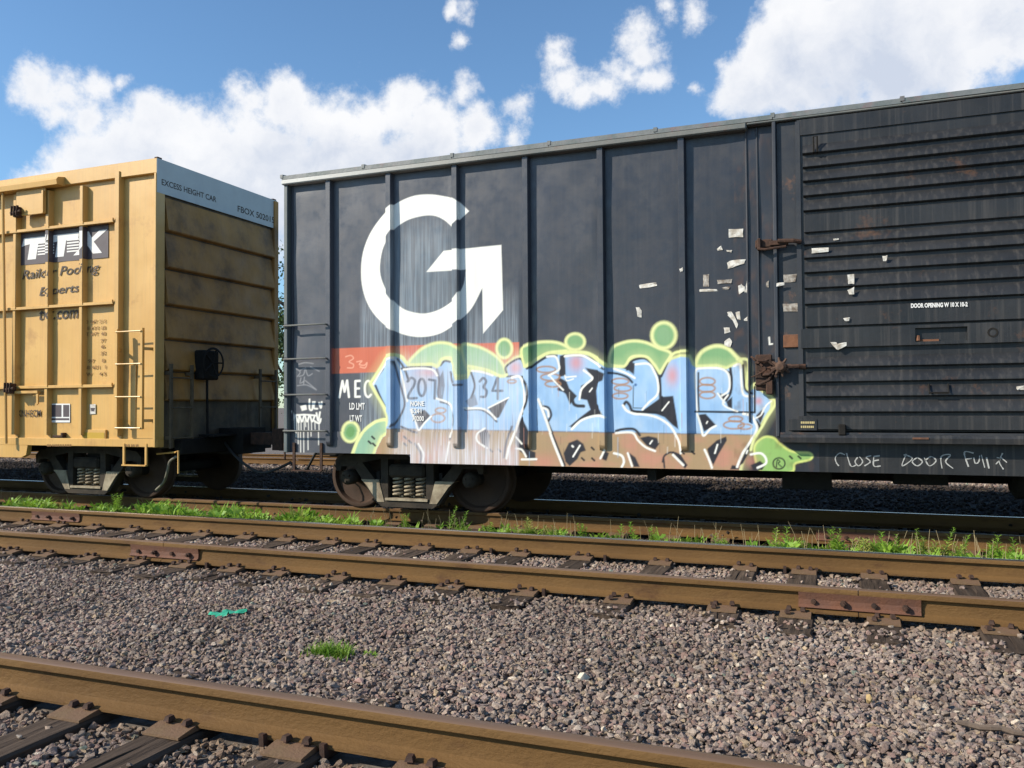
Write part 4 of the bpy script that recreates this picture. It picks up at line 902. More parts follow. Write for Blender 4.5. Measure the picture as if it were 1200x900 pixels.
# ------------------------------------------------------------------ black boxcar
YF = 8.90
def build_black():
    XL = onY(333.6, 300, YF)[0]; XR = XL + 15.6
    ZE = H + .3205 * 8.86; ZT = 4.556; ZS = onY(750, 508, YP)[1]; ZB = onY(800, 549.5, YP)[1]; ZBL = onY(430, 531.5, YP)[1]
    XCUT = onY(481.5, 540, YP)[0]
    car = thing('boxcar', 'charcoal black boxcar with big white letter G and blue graffiti along its side', 'boxcar', ((XL + XR) / 2, YC, ZC), 'boxcars coupled on the far siding')
    rr = [onY(x, y, YF)[0] for x, y in ((386.7, 213), (457.3, 205), (535, 192), (618, 182), (706, 172), (801.5, 162))]
    ribs = [x - .036 for x in rr]
    XP = onY(904.6, 160, YF)[0]; XQ = onY(909.2, 160, YF)[0]
    edges = [XL + .02] + ribs + [XP]
    fz = lambda a, b, s: np.arange(a, b + s * .5, s)
    for i, (a, b) in enumerate(zip(edges, edges[1:])):
        zt = ZE + .03
        zf = {0: onY(360, 420, YP)[1], 1: zt, 2: zt, 3: zt}.get(i, onY(750, 372, YP)[1])
        if i in (1, 2, 3): zf = onY(500, 222, YP)[1]
        lo = fz(ZS - .004, zf, .0085); up = np.linspace(lo[-1], zt, max(3, int((zt - lo[-1]) / .05)))[1:] if zt - lo[-1] > .06 else np.array([zt])
        zs = np.concatenate([lo, up]); n = int((b - a) / .0085); xs = np.linspace(a, b, n)
        grid_obj('side_panel', [(xs, np.full(n, YP), zs)], car, bulge=.012)
    # side sill: notched upwards over the truck at the car's end
    n1 = int((XCUT - XL) / .0085); x1 = np.linspace(XL, XCUT, n1); xd = onY(960, 540, YP)[0]; x2 = np.linspace(XCUT, xd, int((xd - XCUT) / .0085))
    z1 = np.linspace(ZBL, ZS, int((ZS - ZBL) / .0085)); z2 = np.linspace(ZB, ZS, int((ZS - ZB) / .0085))
    # rounded inner corner of the notch
    grid_obj('side_sill', [(x1, np.full(n1, YP - .014), z1), (x2, np.full(len(x2), YP - .014), z2)], car)
    mb = MB(); mb.box(XL, XCUT, YP - .012, YP + .05, ZBL + .001, ZBL + .02); mb.box(XCUT + .001, XR, YP - .012, YP + .05, ZB + .001, ZB + .02)
    mb.prism([(XCUT, ZBL), (XCUT - .055, ZBL), (XCUT - .02, ZBL - .012), (XCUT, ZBL - .05)], YP - .012, YP + .012)
    mb.build('sill_flange', M['black'], car)
    mb = MB(); mb.box(xd, XR, YP - .014, YP + .01, ZB, ZS); mb.build('side_sill', M['door'], car)
    # vertical posts (hat section), painted over like the sheets
    def rib(cx, fine=True, fw=.034, dp=.07, zb=None, zt=None):
        zb = onY(750, 528, YP)[1] if zb is None else zb; zt = ZE + .02 if zt is None else zt
        s_ = .0085 if fine else .1
        xs = np.concatenate([np.linspace(cx - fw - .012, cx - fw, 4), np.linspace(cx - fw + .004, cx + fw - .004, 7), np.linspace(cx + fw, cx + fw + .012, 6)])
        z = fz(zb, zt, s_); ys = np.concatenate([np.linspace(YP, YP - dp + .004, 4), np.full(7, YP - dp), np.linspace(YP - dp + .004, YP, 6)])
        k = np.clip((z - zb) / .055, 0, 1); k = np.sqrt(k)[:, None]
        y2 = YP - .016 + (ys[None] - YP + .016) * k
        y2 = np.where(ys[None] > YP - .016, ys[None], y2)
        return (xs, y2, z)
    for c in ribs: grid_obj('side_post', [rib(c)], car)
    # corner post and slim battens beside the door
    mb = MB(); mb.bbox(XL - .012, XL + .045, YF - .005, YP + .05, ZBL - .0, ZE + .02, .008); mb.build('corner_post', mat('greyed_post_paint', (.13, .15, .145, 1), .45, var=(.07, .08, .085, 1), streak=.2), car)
    bx0 = onY(343, 300, YP)[0]
    mb = MB(); mb.bbox(bx0, bx0 + .016, YP - .012, YP + .002, ZS, ZE, .004); mb.build('panel_batten', M['black'], car)
    for px in (875.3, 888):
        x = onY(px, 250, YP)[0]; mb = MB(); mb.bbox(x - .008, x + .010, YP - .02, YP + .002, onY(880, 432, YP)[1] if px > 880 else onY(880, 495, YP)[1], ZE + .03, .005); mb.build('panel_batten', M['black'], car)
    mb = MB(); mb.bbox(XP, XQ, YF - .02, YP + .02, onY(912, 512, YF)[1], ZE + .07, .008); mb.build('door_post', M['black'], car)
    # ladder rungs at the car end
    for k, (py, pr) in enumerate(((381, 379.5), (420.5, 419.5), (462.5, 461.5), (505, 505))):
        xa = XL + .01; xb = onY(381, py, YF - .03)[0]; z = onY(355, py, YF - .03)[1]
        mb = MB(); mb.tube([(xa, YF + .02, z), (xa, YF - .035, z), (xa + .02, YF - .05, z), (xb - .03, YF - .05, z), (xb, YF - .035, z), (xb + .01, YP + .01, z)], .0115, 8); mb.build('rung', M['chord'], car, smooth=True)
        mb = MB(); mb.bbox(xb - .02, xb + .035, YP - .03, YP, z - .03, z + .03); mb.bbox(xa - .01, xa + .05, YF - .02, YF + .0, z - .03, z + .03); mb.build('rung_bracket', M['black'], car)
    # sill step hanging below the corner
    xa, xb = onY(342, 530, YF)[0], onY(374.5, 530, YF)[0]; zt, zb = onY(350, 519, YF)[1], onY(350, 551, YF)[1]
    mb = MB(); mb.box(xa - .012, xa + .022, YF + .03, YF + .05, zb, zt); mb.box(xb - .02, xb + .014, YF + .03, YF + .05, zb, zt); mb.box(xa - .012, xb + .014, YF + .0, YF + .06, zb - .012, zb); mb.build('sill_step', M['rust_dark'], car)
    # roof edge: a bright highlight at the car end is painted into its colour
    pale_chord = M['chord'].copy(); pale_chord.name = 'highlight_roof_edge'; t = pale_chord.node_tree; b_ = t.nodes['Principled BSDF']; src = b_.inputs['Base Color'].links[0].from_socket
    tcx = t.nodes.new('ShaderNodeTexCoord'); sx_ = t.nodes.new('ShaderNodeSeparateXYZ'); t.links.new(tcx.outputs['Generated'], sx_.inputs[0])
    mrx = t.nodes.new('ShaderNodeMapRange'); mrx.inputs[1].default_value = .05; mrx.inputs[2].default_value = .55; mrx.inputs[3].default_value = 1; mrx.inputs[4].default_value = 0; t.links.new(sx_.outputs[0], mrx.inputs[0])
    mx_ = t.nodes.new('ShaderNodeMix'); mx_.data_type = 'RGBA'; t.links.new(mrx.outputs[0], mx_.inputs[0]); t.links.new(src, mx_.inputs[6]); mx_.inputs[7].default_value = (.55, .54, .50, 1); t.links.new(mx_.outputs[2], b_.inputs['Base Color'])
    xk = onY(874.5, 150, 8.86)[0]
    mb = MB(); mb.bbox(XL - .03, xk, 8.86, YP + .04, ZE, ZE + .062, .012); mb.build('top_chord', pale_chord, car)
    mb = MB(); mb.bbox(xk + .002, XR + .03, 8.875, YP + .04, ZE + .040, ZE + .066, .008); mb.build('top_chord', M['chord'], car)
    n = 13
    for k in range(n):
        a = XL - .03 + (XR - XL + .06) * k / n; b = XL - .03 + (XR - XL + .06) * (k + 1) / n - .004
        mb = MB(); yo = 8.872 + rnd.uniform(-.004, .004)
        zz = ZE + .0662; mb.prism([(yo, zz), (yo, ZT + rnd.uniform(-.004, .006)), (YC, ZT + .16), (2 * YC - yo, ZT), (2 * YC - yo, zz)], a, b, 'x'); mb.build('roof_panel', M['roof'], car)
        mb = MB(); mb.prism([(yo - .006, zz + .02), (yo - .006, ZT + .016), (YC, ZT + .19), (YC, ZT + .15)], a - .02, a + .02, 'x'); mb.build('roof_seam', M['roof'], car)
    # door
    XD = onY(935.5, 330, 8.90)[0]; XDR = XD + 3.05; YD = 8.905
    zdb = onY(940, 505, YD)[1]; zdt = ZE + .036
    mb = MB(); mb.bbox(XQ + .002, XD - .002, 8.925, 8.99, onY(925, 508, 8.92)[1], ZE + .036, .004); mb.build('door_frame', M['frame_strip'], car)
    door = MB(); door.box(XD, XDR, YD, YD + .04, zdb, zdt); door = door.build('door', M['door'], car)
    zz = lambda py: onY(942, py, YD - .02)[1]
    xr0 = onY(943, 330, YD)[0]
    for (t_, b_) in ((168,181.6),(183.5,197.7),(199.5,213.9),(215.5,231.2),(233,248.7),(275,288.4),(290,304),(306,321),(323,339.4),(341,358),(417,432),(434,449),(451,466),(468,484)):
        z0, z1 = zz(b_), zz(t_); mb = MB(); dpt = .042
        mb.prism([(YD + .002, z0), (YD - dpt + .012, z0 + .004), (YD - dpt, z0 + .014), (YD - dpt, z0 + .034), (YD - dpt + .008, z0 + .05), (YD - .006, z1 - .02), (YD + .002, z1 - .012)], xr0, XDR - .1, 'x')
        mb.build('door_ridge', M['door'], door, smooth=True)
    for (t_, b_, dpt) in ((250.5, 273.4, .03), (360, 384, .034), (386, 408, .048), (486.5, 504, .03)):
        z0, z1 = zz(b_), zz(t_); mb = MB()
        if b_ == 408:                                # lift plate with its slot
            sx0, sx1 = onY(1072, 392, YD)[0], onY(1133, 392, YD)[0]; sz0, sz1 = onY(1100, 400, YD)[1], onY(1100, 384, YD)[1]
            for bb in ((xr0 - .04, sx0, z0, z1), (sx1, XDR - .03, z0, z1), (sx0, sx1, z0, sz0), (sx0, sx1, sz1, z1)): mb.box(bb[0], bb[1], YD - dpt, YD, bb[2], bb[3])
        else: mb.bbox(xr0 - (.08 if b_ == 504 else .0), XDR - .06, YD - dpt, YD, z0, z1 - .01, .01)
        mb.build('door_stiffener', M['door'], door)
    mb = MB(); mb.box(XD - .01, XD + .035, YD - .02, YD - .0005, zz(500), zdt - .02); mb.build('door_edge', M['frame_strip'], door)
    mb = MB(); mb.box(xr0 - .05, XDR, YD - .016, YD - .0005, zz(158), zdt - .006); mb.build('door_header', M['door'], door)
    # slot bar, round hole, handles
    sx0, sx1 = onY(1074, 392, YD)[0], onY(1100, 392, YD)[0]
    mb = MB(); mb.tube([(sx0 + .01, YD - .015, zz(398)), (sx0 + .01, YD - .03, zz(404))], .02, 8); mb.box(sx0, sx1, YD - .012, YD - .002, zz(405), zz(402)); mb.build('slot_bar', M['rusty'], door)
    hx, hz = onY(1163.5, 389.5, YD - .05); mb = MB(); mb.lathe([(.03, -.003), (.045, -.003), (.045, .0), (.02, .002), (0, .002)], (hx, YD - .049, hz), 'y', 16); mb.build('hole_rim', M['under'], door)
    def uhandle(px0, px1, py0, py1, nm, yy, vert=False):
        a = onY(px0, py0, yy); b = onY(px1, py1, yy); mb = MB()
        if vert: pts = [(a[0], yy + .05, a[1]), (a[0], yy, a[1]), (a[0], yy - .01, b[1] - .0), (b[0], yy - .01, b[1]), (b[0], yy, a[1]), (b[0], yy + .05, a[1])]
        else: pts = [(a[0], yy + .05, a[1]), (a[0], yy, b[1]), (b[0], yy, b[1]), (b[0], yy + .05, a[1])]
        mb.tube(pts, .009, 6); mb.build(nm, M['under'], door)
    uhandle(1089, 1112, 450, 460, 'door_handle', YD - .07)
    uhandle(953.5, 957.5, 178, 160, 'door_hook', YD - .06, True)
    # door latches
    def latch_top():
        l, z = onY(885, 287, 8.86); r, _ = onY(936, 285, 8.84); mb = MB()
        mb.bbox(l, l + .17, 8.86, 8.93, z - .035, z + .05, .01); mb.bbox(l + .02, l + .06, 8.82, 8.87, z - .065, z + .06, .01); mb.bbox(l + .14, r - .1, 8.845, 8.885, z - .02, z + .03, .006)
        mb.tube([(r - .2, 8.84, z + .02), (r - .05, 8.83, z + .01), (r + .02, 8.86, z + .0)], .022, 8); mb.tube([(l + .03, 8.82, z - .05), (l + .1, 8.82, z - .06), (l + .3, 8.84, z - .04)], .013, 6)
        mb.build('door_latch', M['rust_dark'], car, smooth=False)
    latch_top()
    def gear():
        cx, cz = onY(915, 430, 8.84); mb = MB(); Yg = 8.835
        for k in range(8):
            a = k * math.pi / 4 + .2; mb.tube([(cx, Yg, cz), (cx + .098 * math.cos(a), Yg + .01, cz + .098 * math.sin(a))], [.024, .011], 6)
        mb.lathe([(0, -.05), (.03, -.05), (.055, -.03), (.055, .02), (0, .02)], (cx, Yg, cz), 'y', 12)
        g_ = mb.build('locking_wheel', mat('worn_rusty_iron', (.11, .058, .034, 1), .85, var=(.05, .03, .022, 1), vscale=12, vamt=.9, bump=.5), car)
        mb = MB()
        l, zt = onY(879, 418, 8.87); r, zb = onY(905, 452, 8.87)
        for k, (f0, f1, th) in enumerate(((.0, .18, .016), (.22, .10, .010), (.48, .62, .020), (.70, .40, .009), (.95, .80, .014))):
            z, z2_ = zt - (zt - zb) * f0, zt - (zt - zb) * f1; o = (k % 3) * .018
            mb.tube([(l + .01 + o * 2, 8.87, z), (l + .08 + o, 8.835 + o, (z + z2_) / 2 - .02), (r - .03, 8.86 - o, z2_), (cx - .03, 8.85, cz - .01 + k * .006)], [th * .7, th, th * .9, th * .7], 6)
        for k in range(7): mb.tube([(l + .03 + k * .035, 8.832, zt - .02 - k * .03), (l + .055 + k * .035, 8.826, zt - .045 - k * .028)], .011, 6)
        mb.bbox(l + .05, r, 8.88, 8.925, zb - .05, zt + .02, .01); mb.bbox(r - .06, r + .01, 8.84, 8.90, zb - .09, zb + .06, .01)
        mb.build('latch_linkage', M['rust_dark'], car)
        mb = MB(); x2, z2 = onY(941, 430, 8.84); mb.tube([(cx, Yg, cz), (x2 - .04, 8.84, z2 + .01), (x2 + .02, 8.86, z2)], [.022, .02, .016], 6); mb.bbox(x2 - .04, x2 + .03, 8.85, 8.89, z2 - .02, z2 + .03, .006)
        mb.build('locking_bar', M['rust_dark'], car)
    gear()
    # rusty plate at the foot of the upper door half, with the stencilled placard at the bottom corner
    a = onY(918, 397, 8.915); b = onY(944, 404, 8.915); mb = MB(); mb.bbox(a[0], b[0], 8.90, 8.925, b[1] - .025, a[1] + .04, .006); mb.build('rusty_plate', M['rusty'], car)
    a = onY(924, 491, 8.86); b = onY(958, 505, 8.86); mb = MB(); mb.bbox(a[0], b[0], 8.865, 8.905, b[1], a[1], .006); mb.build('placard_board', M['door'], car)
    for py in (496.5, 501.5):                        # two stencilled lines too worn to read
        mb = MB(); px = 938.5
        while px < 954:
            w_ = rnd.uniform(.8, 2.2); a = onY(px, py, 8.863); b = onY(min(px + w_, 954.5), py - 2.6, 8.863); px += w_ + rnd.uniform(.3, .9)
            mb.add([(a[0], 8.862, a[1]), (b[0], 8.862, a[1]), (b[0], 8.862, b[1]), (a[0], 8.862, b[1])], [(0, 1, 2, 3)])
        o_ = mb.build('worn_stencil', M['yellow_letters'], car); o_['kind'] = 'stuff'
    # door track ledge
    zt, zb = onY(940, 509, 8.83)[1], onY(940, 518.5, 8.83)[1]; xs_ = onY(917, 512, 8.84)[0]
    mb = MB(); mb.prism([(8.81, zb), (8.805, zb + .05), (8.815, zt - .004), (8.83, zt), (8.96, zt), (8.96, zb)], xs_ - .02, XR - 2.2, 'x'); mb.build('door_track', M['door'], car)
    mb = MB(); mb.box(xs_ - .02, XR - 2.2, 8.83, 8.845, zt, zt + .02); mb.build('door_track_lip', M['frame_strip'], car)
    x_, z_ = onY(987, 503, 8.85); mb = MB(); mb.bbox(x_ - .035, x_ + .035, 8.80, 8.86, z_ - .06, z_ + .05, .01); mb.build('door_stop', M['under'], car)
    x_, z_ = onY(1079, 514, 8.80); mb = MB(); mb.bbox(x_ - .07, x_ + .07, 8.798, 8.81, z_ - .01, z_ + .01, .003); mb.build('rusty_patch', M['rusty'], car)
    # lettering
    letter_px('LD LMT', 409.5, 427.5, 480, 480.2, 8.0, YP, M['white'], car, bold=.03)
    letter_px('LT WT', 410, 424.5, 494, 494.2, 7.6, YP, M['white'], car, bold=.03)
    letter_px('NONE', 481, 497, 476, 476, 6, YP, M['white'], car, bold=.03); letter_px('5241', 482, 494, 484.5, 484.5, 6, YP, M['white'], car, bold=.03); letter_px('70200', 483, 497, 493.5, 493.5, 6, YP, M['white'], car, bold=.03)
    letter_px('DOOR OPENING W 10 X 10-2', 1067.5, 1134, 361.0, 359.3, 5.4, YD - .043, M['white'], door, bold=.045)
    # chalk scrawl on the sill
    cy_ = YP - .017
    S = {'C': [[(990,533),(984,531),(979,536),(980,542),(983,546)]], 'L': [[(992,531),(997,546),(1003,545)]], 'O': [[(1005,536),(1002,541),(1006,546),(1011,541),(1007,535)]], 'S': [[(1021,534),(1015,536),(1020,541),(1013,546)]],
         'E': [[(1024,535),(1024,546),(1032,546)], [(1024,540),(1030,539)], [(1024,535),(1031,534)]],
         'D': [[(1062,532),(1057,546),(1069,538),(1064,534),(1059,533)]], 'O1': [[(1075,536),(1069,541),(1075,546),(1081,541),(1075,536)]], 'O2': [[(1083,536),(1089,546),(1097,540),(1091,535),(1084,540)]], 'R': [[(1104,549),(1103,535),(1114,533),(1108,541),(1117,549)]],
         'F': [[(1135,547),(1130,530),(1141,531)], [(1132,538),(1139,537)]], 'U': [[(1141,536),(1143,543),(1147,541),(1148,534)]], 'L1': [[(1150,533),(1154,548)]], 'L2': [[(1156,536),(1159,549)]], 'Y': [[(1167,544),(1172,538),(1168,536)], [(1175,531),(1171,541),(1176,550)], [(1173,536),(1180,542)]]}
    chalk = mat('chalk_marks', (.42, .42, .40, 1), .9)
    for k, ss in S.items():
        mb = MB()
        for st in ss:
            pts = [onY(x, y, cy_) for x, y in (crom(st, False, 4) if len(st) > 2 else st)]
            for (a, b) in zip(pts, pts[1:]):
                d = Vector((b[0] - a[0], b[1] - a[1])); 
                if d.length < 1e-6: continue
                nrm = Vector((-d.y, d.x)).normalized() * rnd.uniform(.0035, .007)
                mb.add([(a[0] - nrm.x, cy_, a[1] - nrm.y), (b[0] - nrm.x, cy_, b[1] - nrm.y), (b[0] + nrm.x, cy_, b[1] + nrm.y), (a[0] + nrm.x, cy_, a[1] + nrm.y)], [(0, 1, 2, 3)])
        mb.build('chalk_letter', chalk, car)
    # torn paper placards
    def scrap(pts, Y=YP, dirty=False, lab=None):
        q = []; 
        for (a, b) in zip(pts, pts[1:] + pts[:1]):
            q.append(a); q.append(((a[0] + b[0]) / 2 + rnd.uniform(-.6, .6), (a[1] + b[1]) / 2 + rnd.uniform(-.6, .6)))
        w_ = [onY(x, y, Y - .004) for x, y in q]; mb = MB(); c = (sum(p[0] for p in w_) / len(w_), sum(p[1] for p in w_) / len(w_))
        mb.add([(c[0], Y - .009, c[1])] + [(p[0], Y - .003 - rnd.uniform(0, .008), p[1]) for p in w_], [(0, i + 1, (i + 1) % len(w_) + 1) for i in range(len(w_))])
        mb.build('paper_scrap', M['paper_dirty'] if dirty else M['paper'], car)
    for s_ in ([(854,268.5),(871,268),(871,278),(854,278.5)], [(840,292),(845,288),(847,293),(841,294)], [(851,293),(858,293),(857,296),(852,295)], [(852,308),(858,305),(874,304),(872,309),(862,312),(853,315)], [(820,339),(840,339),(842,341),(820,342)],
               [(865,335),(869,333),(872,341),(866,345)], [(868,332),(873,336),(876,342),(873,343)], [(875,329),(878,331),(877,342),(875,344),(874,335)], [(852,366),(857,365),(861,371),(865,380),(863,385),(859,376),(853,370)], [(862,366),(867,365),(868,375),(864,374)],
               [(872,374),(877,369),(878,376),(872,376)], [(848,384),(855,384),(856,389),(849,391)], [(849,400),(855,396),(858,401),(856,407),(849,405)], [(749,334),(769,331),(770,335),(750,338)], [(745,360),(749,360),(752,364),(752,372),(747,371)], [(796,315),(800,313),(800,318),(797,319)], [(910,332),(919,331),(919,334),(910,336)]):
        scrap(s_, YP if s_[0][0] != 796 and s_[0][0] != 910 else (YF if s_[0][0] == 796 else 8.885))
    for s_, Y in (([(824,322),(831,321),(831,336),(824,336)], YP), ([(840,328),(858,327),(857,332),(841,333)], YP), ([(898,331),(901,329),(901,337),(898,336)], YP), ([(918,322),(934,321),(932,330),(919,331)], 8.924), ([(917,356),(936,355),(937,365),(918,365)], 8.924),
                  ([(846,337),(855,336),(854,339),(847,339)], YP)):
        scrap(s_, Y, True)
    for s_ in ([(951,291),(971,290),(971,295),(951,297)], [(976,280),(983,279),(983,281),(977,282)], [(993,322),(1001,321),(1001,333),(994,333)], [(993,340),(1001,336),(1001,345),(995,345)], [(988,373),(996,372),(995,376),(990,376)],
               [(973,401),(980,401),(978,404),(992,401),(992,405),(982,410),(979,408)], [(1034,300),(1040,299),(1039,305),(1035,306)], [(1191,453),(1200,452),(1200,457),(1192,457)]):
        scrap(s_, YD - .046)
    # shell: ends, far side, floor
    mb = MB(); mb.box(XL + .01, XL + .04, YP + .03, 2 * YC - YP, ZBL + .05, ZE + .05); mb.build('end_wall', M['black'], car)
    for k in range(6):
        z0 = ZBL + .3 + k * .5; mb = MB(); mb.prism([(XL + .012, z0), (XL - .05, z0 + .02), (XL - .05, z0 + .08), (XL + .012, z0 + .2)], YP + .1, 2 * YC - YP - .1, 'y'); mb.build('end_ridge', M['black'], car)
    mb = MB(); mb.box(XR - .03, XR, YP + .03, 2 * YC - YP, ZBL + .05, ZE + .05); mb.build('end_wall', M['black'], car)
    mb = MB(); mb.box(XL, XR, 2 * YC - YP - .03, 2 * YC - YP, ZB, ZE + .05); mb.build('far_side', M['black'], car)
    mb = MB(); mb.box(XL + .04, XR - .03, YP + .012, 2 * YC - YP - .03, ZBL + .03, ZBL + .10); mb.build('floor', M['under'], car)
    mb = MB(); mb.box(XL - .25, XR + .2, YC - .17, YC + .17, ZC + .62, ZBL + .03); mb.box(XL + 2.9, XR - 2.9, YC - .16, YC + .16, ZC + .46, ZC + .63)
    mb.box(XL + 6.0, XL + 6.5, YP + .5, YP + .9, ZC + .42, ZBL); mb.box(XL + 4.6, XL + 4.7, YP + .2, YC, ZC + .5, ZBL); mb.box(XL + 7.1, XL + 7.6, YP + .5, YP + 1.0, ZC + .5, ZBL)  # dark boxes and the deeper sill are added to block the bright ground beyond
    for x in np.arange(XL + 3.2, XR - 3, 1.05): mb.prism([(YP + .03, ZBL), (YC - .17, ZC + .6), (YC + .17, ZC + .6), (2 * YC - YP - .05, ZBL)], x, x + .05, 'x')
    mb.build('centre_sill', M['under'], car)
    mb = MB(); mb.tube([(XL + 3, YC - .6, ZC + .72), (XR - 3, YC - .6, ZC + .70)], .03, 8); mb.tube([(XL + 3, YC - .95, ZC + .62), (XL + 5.5, YC - .95, ZC + .60)], .02, 8)
    mb.build('brake_pipe', M['under'], car)
    mb = MB(); mb.lathe([(0, 0), (.12, 0), (.2, .05), (.2, .75), (.12, .8), (0, .8)], (XL + 8.2, YC - .6, ZC + .55), 'x', 18); mb.bbox(XL + 9.4, XL + 9.9, YC - .95, YC - .5, ZC + .38, ZC + .72, .02); mb.build('air_tank', M['under'], car)
    xe = onY(1180, 545, YP)[0]
    # the rest of the side, right of the door
    xs = XDR + .1; k = (XR - xs) / 7
    for i in range(7):
        n_ = 9; grid_obj('side_panel', [(np.linspace(xs + i * k, xs + (i + 1) * k, n_), np.full(n_, YP), np.linspace(ZS - .004, ZE + .03, 20))], car, bulge=.004)
        if i: grid_obj('side_post', [rib(xs + i * k, False)], car)
    mb = MB(); mb.bbox(XDR, xs, 8.90, YP + .02, ZS, ZE + .036); mb.bbox(XR - .05, XR + .01, YF, YP + .05, ZB, ZE + .02); mb.build('corner_post', M['black'], car)
    tx = (onY(427, 560, YN)[0] + onY(560, 560, YN)[0]) / 2
    truck(tx, car); truck(XR - (tx - XL), car)
    coupler(XL, -1, car); coupler(XR, 1, car)
    z = ZC + .62; hose([(XL - .1, YC - .35, z + .25), (XL - .3, YC - .4, z + .1), (XL - .6, YC - .3, z - .22), (XL - .95, YC - .15, z - .1)], car, M['hose'])
    # uncoupling lever
    mb = MB(); mb.tube([(XL - .12, YP + .1, ZBL - .1), (XL - .14, YP + .12, ZBL + .1), (XL - .14, YC - .35, ZBL + .12), (XL - .6, YC - .1, ZBL + .08)], .014, 6); mb.build('uncoupling_lever', M['rust_dark'], car)
    return XL
XLB = build_black()

# ------------------------------------------------------------------ yellow boxcar
def build_yellow():
    Yy = 8.90; YS = 8.98                         # rib faces, sheet plane
    XE = onY(182, 350, Yy)[0]; X0 = XE - 16.2
    zt = onY(182.6, 184.5, Yy)[1]; zb = onY(150, 524, Yy)[1]; zc = onY(181, 202, Yy)[1]; zlow = onY(14, 536, Yy)[1]; xlow = onY(28, 530, Yy)[0]
    car = thing('boxcar', 'tall yellow boxcar with dark logo band, side ladder and shaded grey-topped end', 'boxcar', ((XE + X0) / 2, YC, ZC), 'boxcars coupled on the far siding')
    ry = [onY((a + b) / 2, 300, Yy)[0] for a, b in ((14, 20), (52, 58), (92, 98), (134.5, 139))]; k = ry[1] - ry[0]
    rl = [onY(-18, 300, Yy)[0]]
    allr = [XE - (XE - ry[3]) * 0, ] and ry
    more = [ry[0] - k * i for i in range(1, 12)]
    edges = sorted(more + ry + [XE - .03]); edges = [X0] + [e for e in edges if e > X0 + .3]
    for a, b in zip(edges, edges[1:]):
        mb = MB(); n, m_ = 6, 14; dy = lambda u, v: .008 * math.sin(math.pi * u) * math.sin(math.pi * v) * mnoise.noise((a * 3 + u * 1.5, v * 5, 0)) * 2
        vs = [(a + (b - a) * i / n, YS + dy(i / n, j / m_), zb + .06 + (zc - zb - .06) * j / m_) for j in range(m_ + 1) for i in range(n + 1)]
        mb.add(vs, [(j * (n + 1) + i, j * (n + 1) + i + 1, (j + 1) * (n + 1) + i + 1, (j + 1) * (n + 1) + i) for j in range(m_) for i in range(n)])
        mb.build('side_panel', M['yellow'], car, smooth=True)
    zr = onY(30, 500, Yy)[1]
    def yrib(x, w_, top, bot, dp=.085, nm='side_post'):
        mb = MB(); mb.prism([(x - w_ - .012, YS + .01), (x - w_, YS - dp + .006), (x - w_ + .006, YS - dp), (x + w_ - .006, YS - dp), (x + w_, YS - dp + .006), (x + w_ + .012, YS + .01)], bot, top, 'z')
        mb.prism([(x - w_, bot), (x + w_, bot), (x + w_, bot - .05), (x - w_, bot - .05)], YS - .02, YS + .01); mb.build(nm, M['yellow'], car)
    zrb = onY(96, 510, Yy)[1]
    for x in ry[:3]: yrib(x, .031, zc - .05, zrb)
    yrib(ry[3], .042, onY(137, 201, Yy)[1], zrb)
    for x in more: yrib(x, .040, zc - .05, zrb)
    # top chord, side sill, corner strips
    mb = MB(); mb.bbox(X0, XE, Yy + .015, YS + .04, zc, zt, .006); mb.build('top_chord', M['yellow'], car)
    mb = MB(); mb.bbox(XE - .035, XE + .006, Yy, YS + .08, zb, zc - .002, .006); mb.build('corner_post', M['yellow'], car)
    zs = onY(100, 514, Yy)[1]
    mb = MB(); mb.bbox(X0, XE + .012, Yy + .03, YS + .05, zb, zs, .006); mb.build('side_sill', M['yellow'], car)
    mb = MB(); mb.prism([(X0, zlow), (xlow - .1, zlow), (xlow, zlow + .04), (xlow + .03, zb + .002), (X0, zb + .002)], Yy + .034, YS + .03); mb.build('sill_drop', M['yellow'], car)
    # horizontal girts
    xg = onY(127, 250, Yy)[0]
    for (px, py) in ((100, 262), (100, 356.5), (100, 452.5)):
        z = onY(px, py, Yy - .02)[1]; xr = ry[3] - .045
        mb = MB(); mb.bbox(X0, xr, Yy - .022, Yy - .004, z - .022, z + .022, .005)
        for x in ry + more[:2]: mb.box(x + .05 if x != ry[3] else x - .06, x + .06 if x != ry[3] else x - .05, Yy - .03, Yy - .004, z + .0, z + .04)
        mb.build('girt', M['yellow'], car)
        mb = MB()
        for a, b in zip([more[0]] + ry[:3], ry): mb.box(a + .055, b - .055, Yy - .003, YS - .001, z - .012, z + .012)
        mb.build('girt_web', M['yellow'], car)
    # plug-door gear at the left edge: hood, bracket frame, locks
    a = onY(-60, 218, 8.8); b = onY(68, 208, 8.8)
    mb = MB(); z = onY(60, 213, 8.8)[1]; mb.prism([(8.78, z - .05), (8.77, z + .02), (8.80, z + .06), (Yy + .02, z + .085), (Yy + .02, z - .05)], X0 + 2, b[0], 'x'); mb.build('door_hood', M['yellow'], car)
    x0_, x1_ = onY(19, 240, 8.86)[0], onY(53, 240, 8.86)[0]; z1_, z0_ = onY(35, 222, 8.86)[1], onY(35, 252, 8.86)[1]
    mb = MB(); mb.bbox(x0_, x1_, 8.855, 8.875, z0_, z1_, .006); mb.box(x1_ - .03, x1_, 8.82, 8.856, z0_, z1_ - .05); mb.build('hinge_plate', M['yellow'], car)
    for (px, py) in ((20, 248), (12, 455)):
        x, z = onY(px, py, 8.82); mb = MB(); mb.bbox(x - .07, x + .05, 8.80, 8.88, z - .08, z + .07, .01)
        for q in range(3): mb.tube([(x - .08 + q * .05, 8.79, z - .06), (x - .06 + q * .06, 8.78, z + .08)], .016, 6)
        mb.tube([(x - .1, 8.80, z - .02), (x + .1, 8.80, z + .0)], .022, 8); mb.build('door_lock', M['rust_dark'], car)
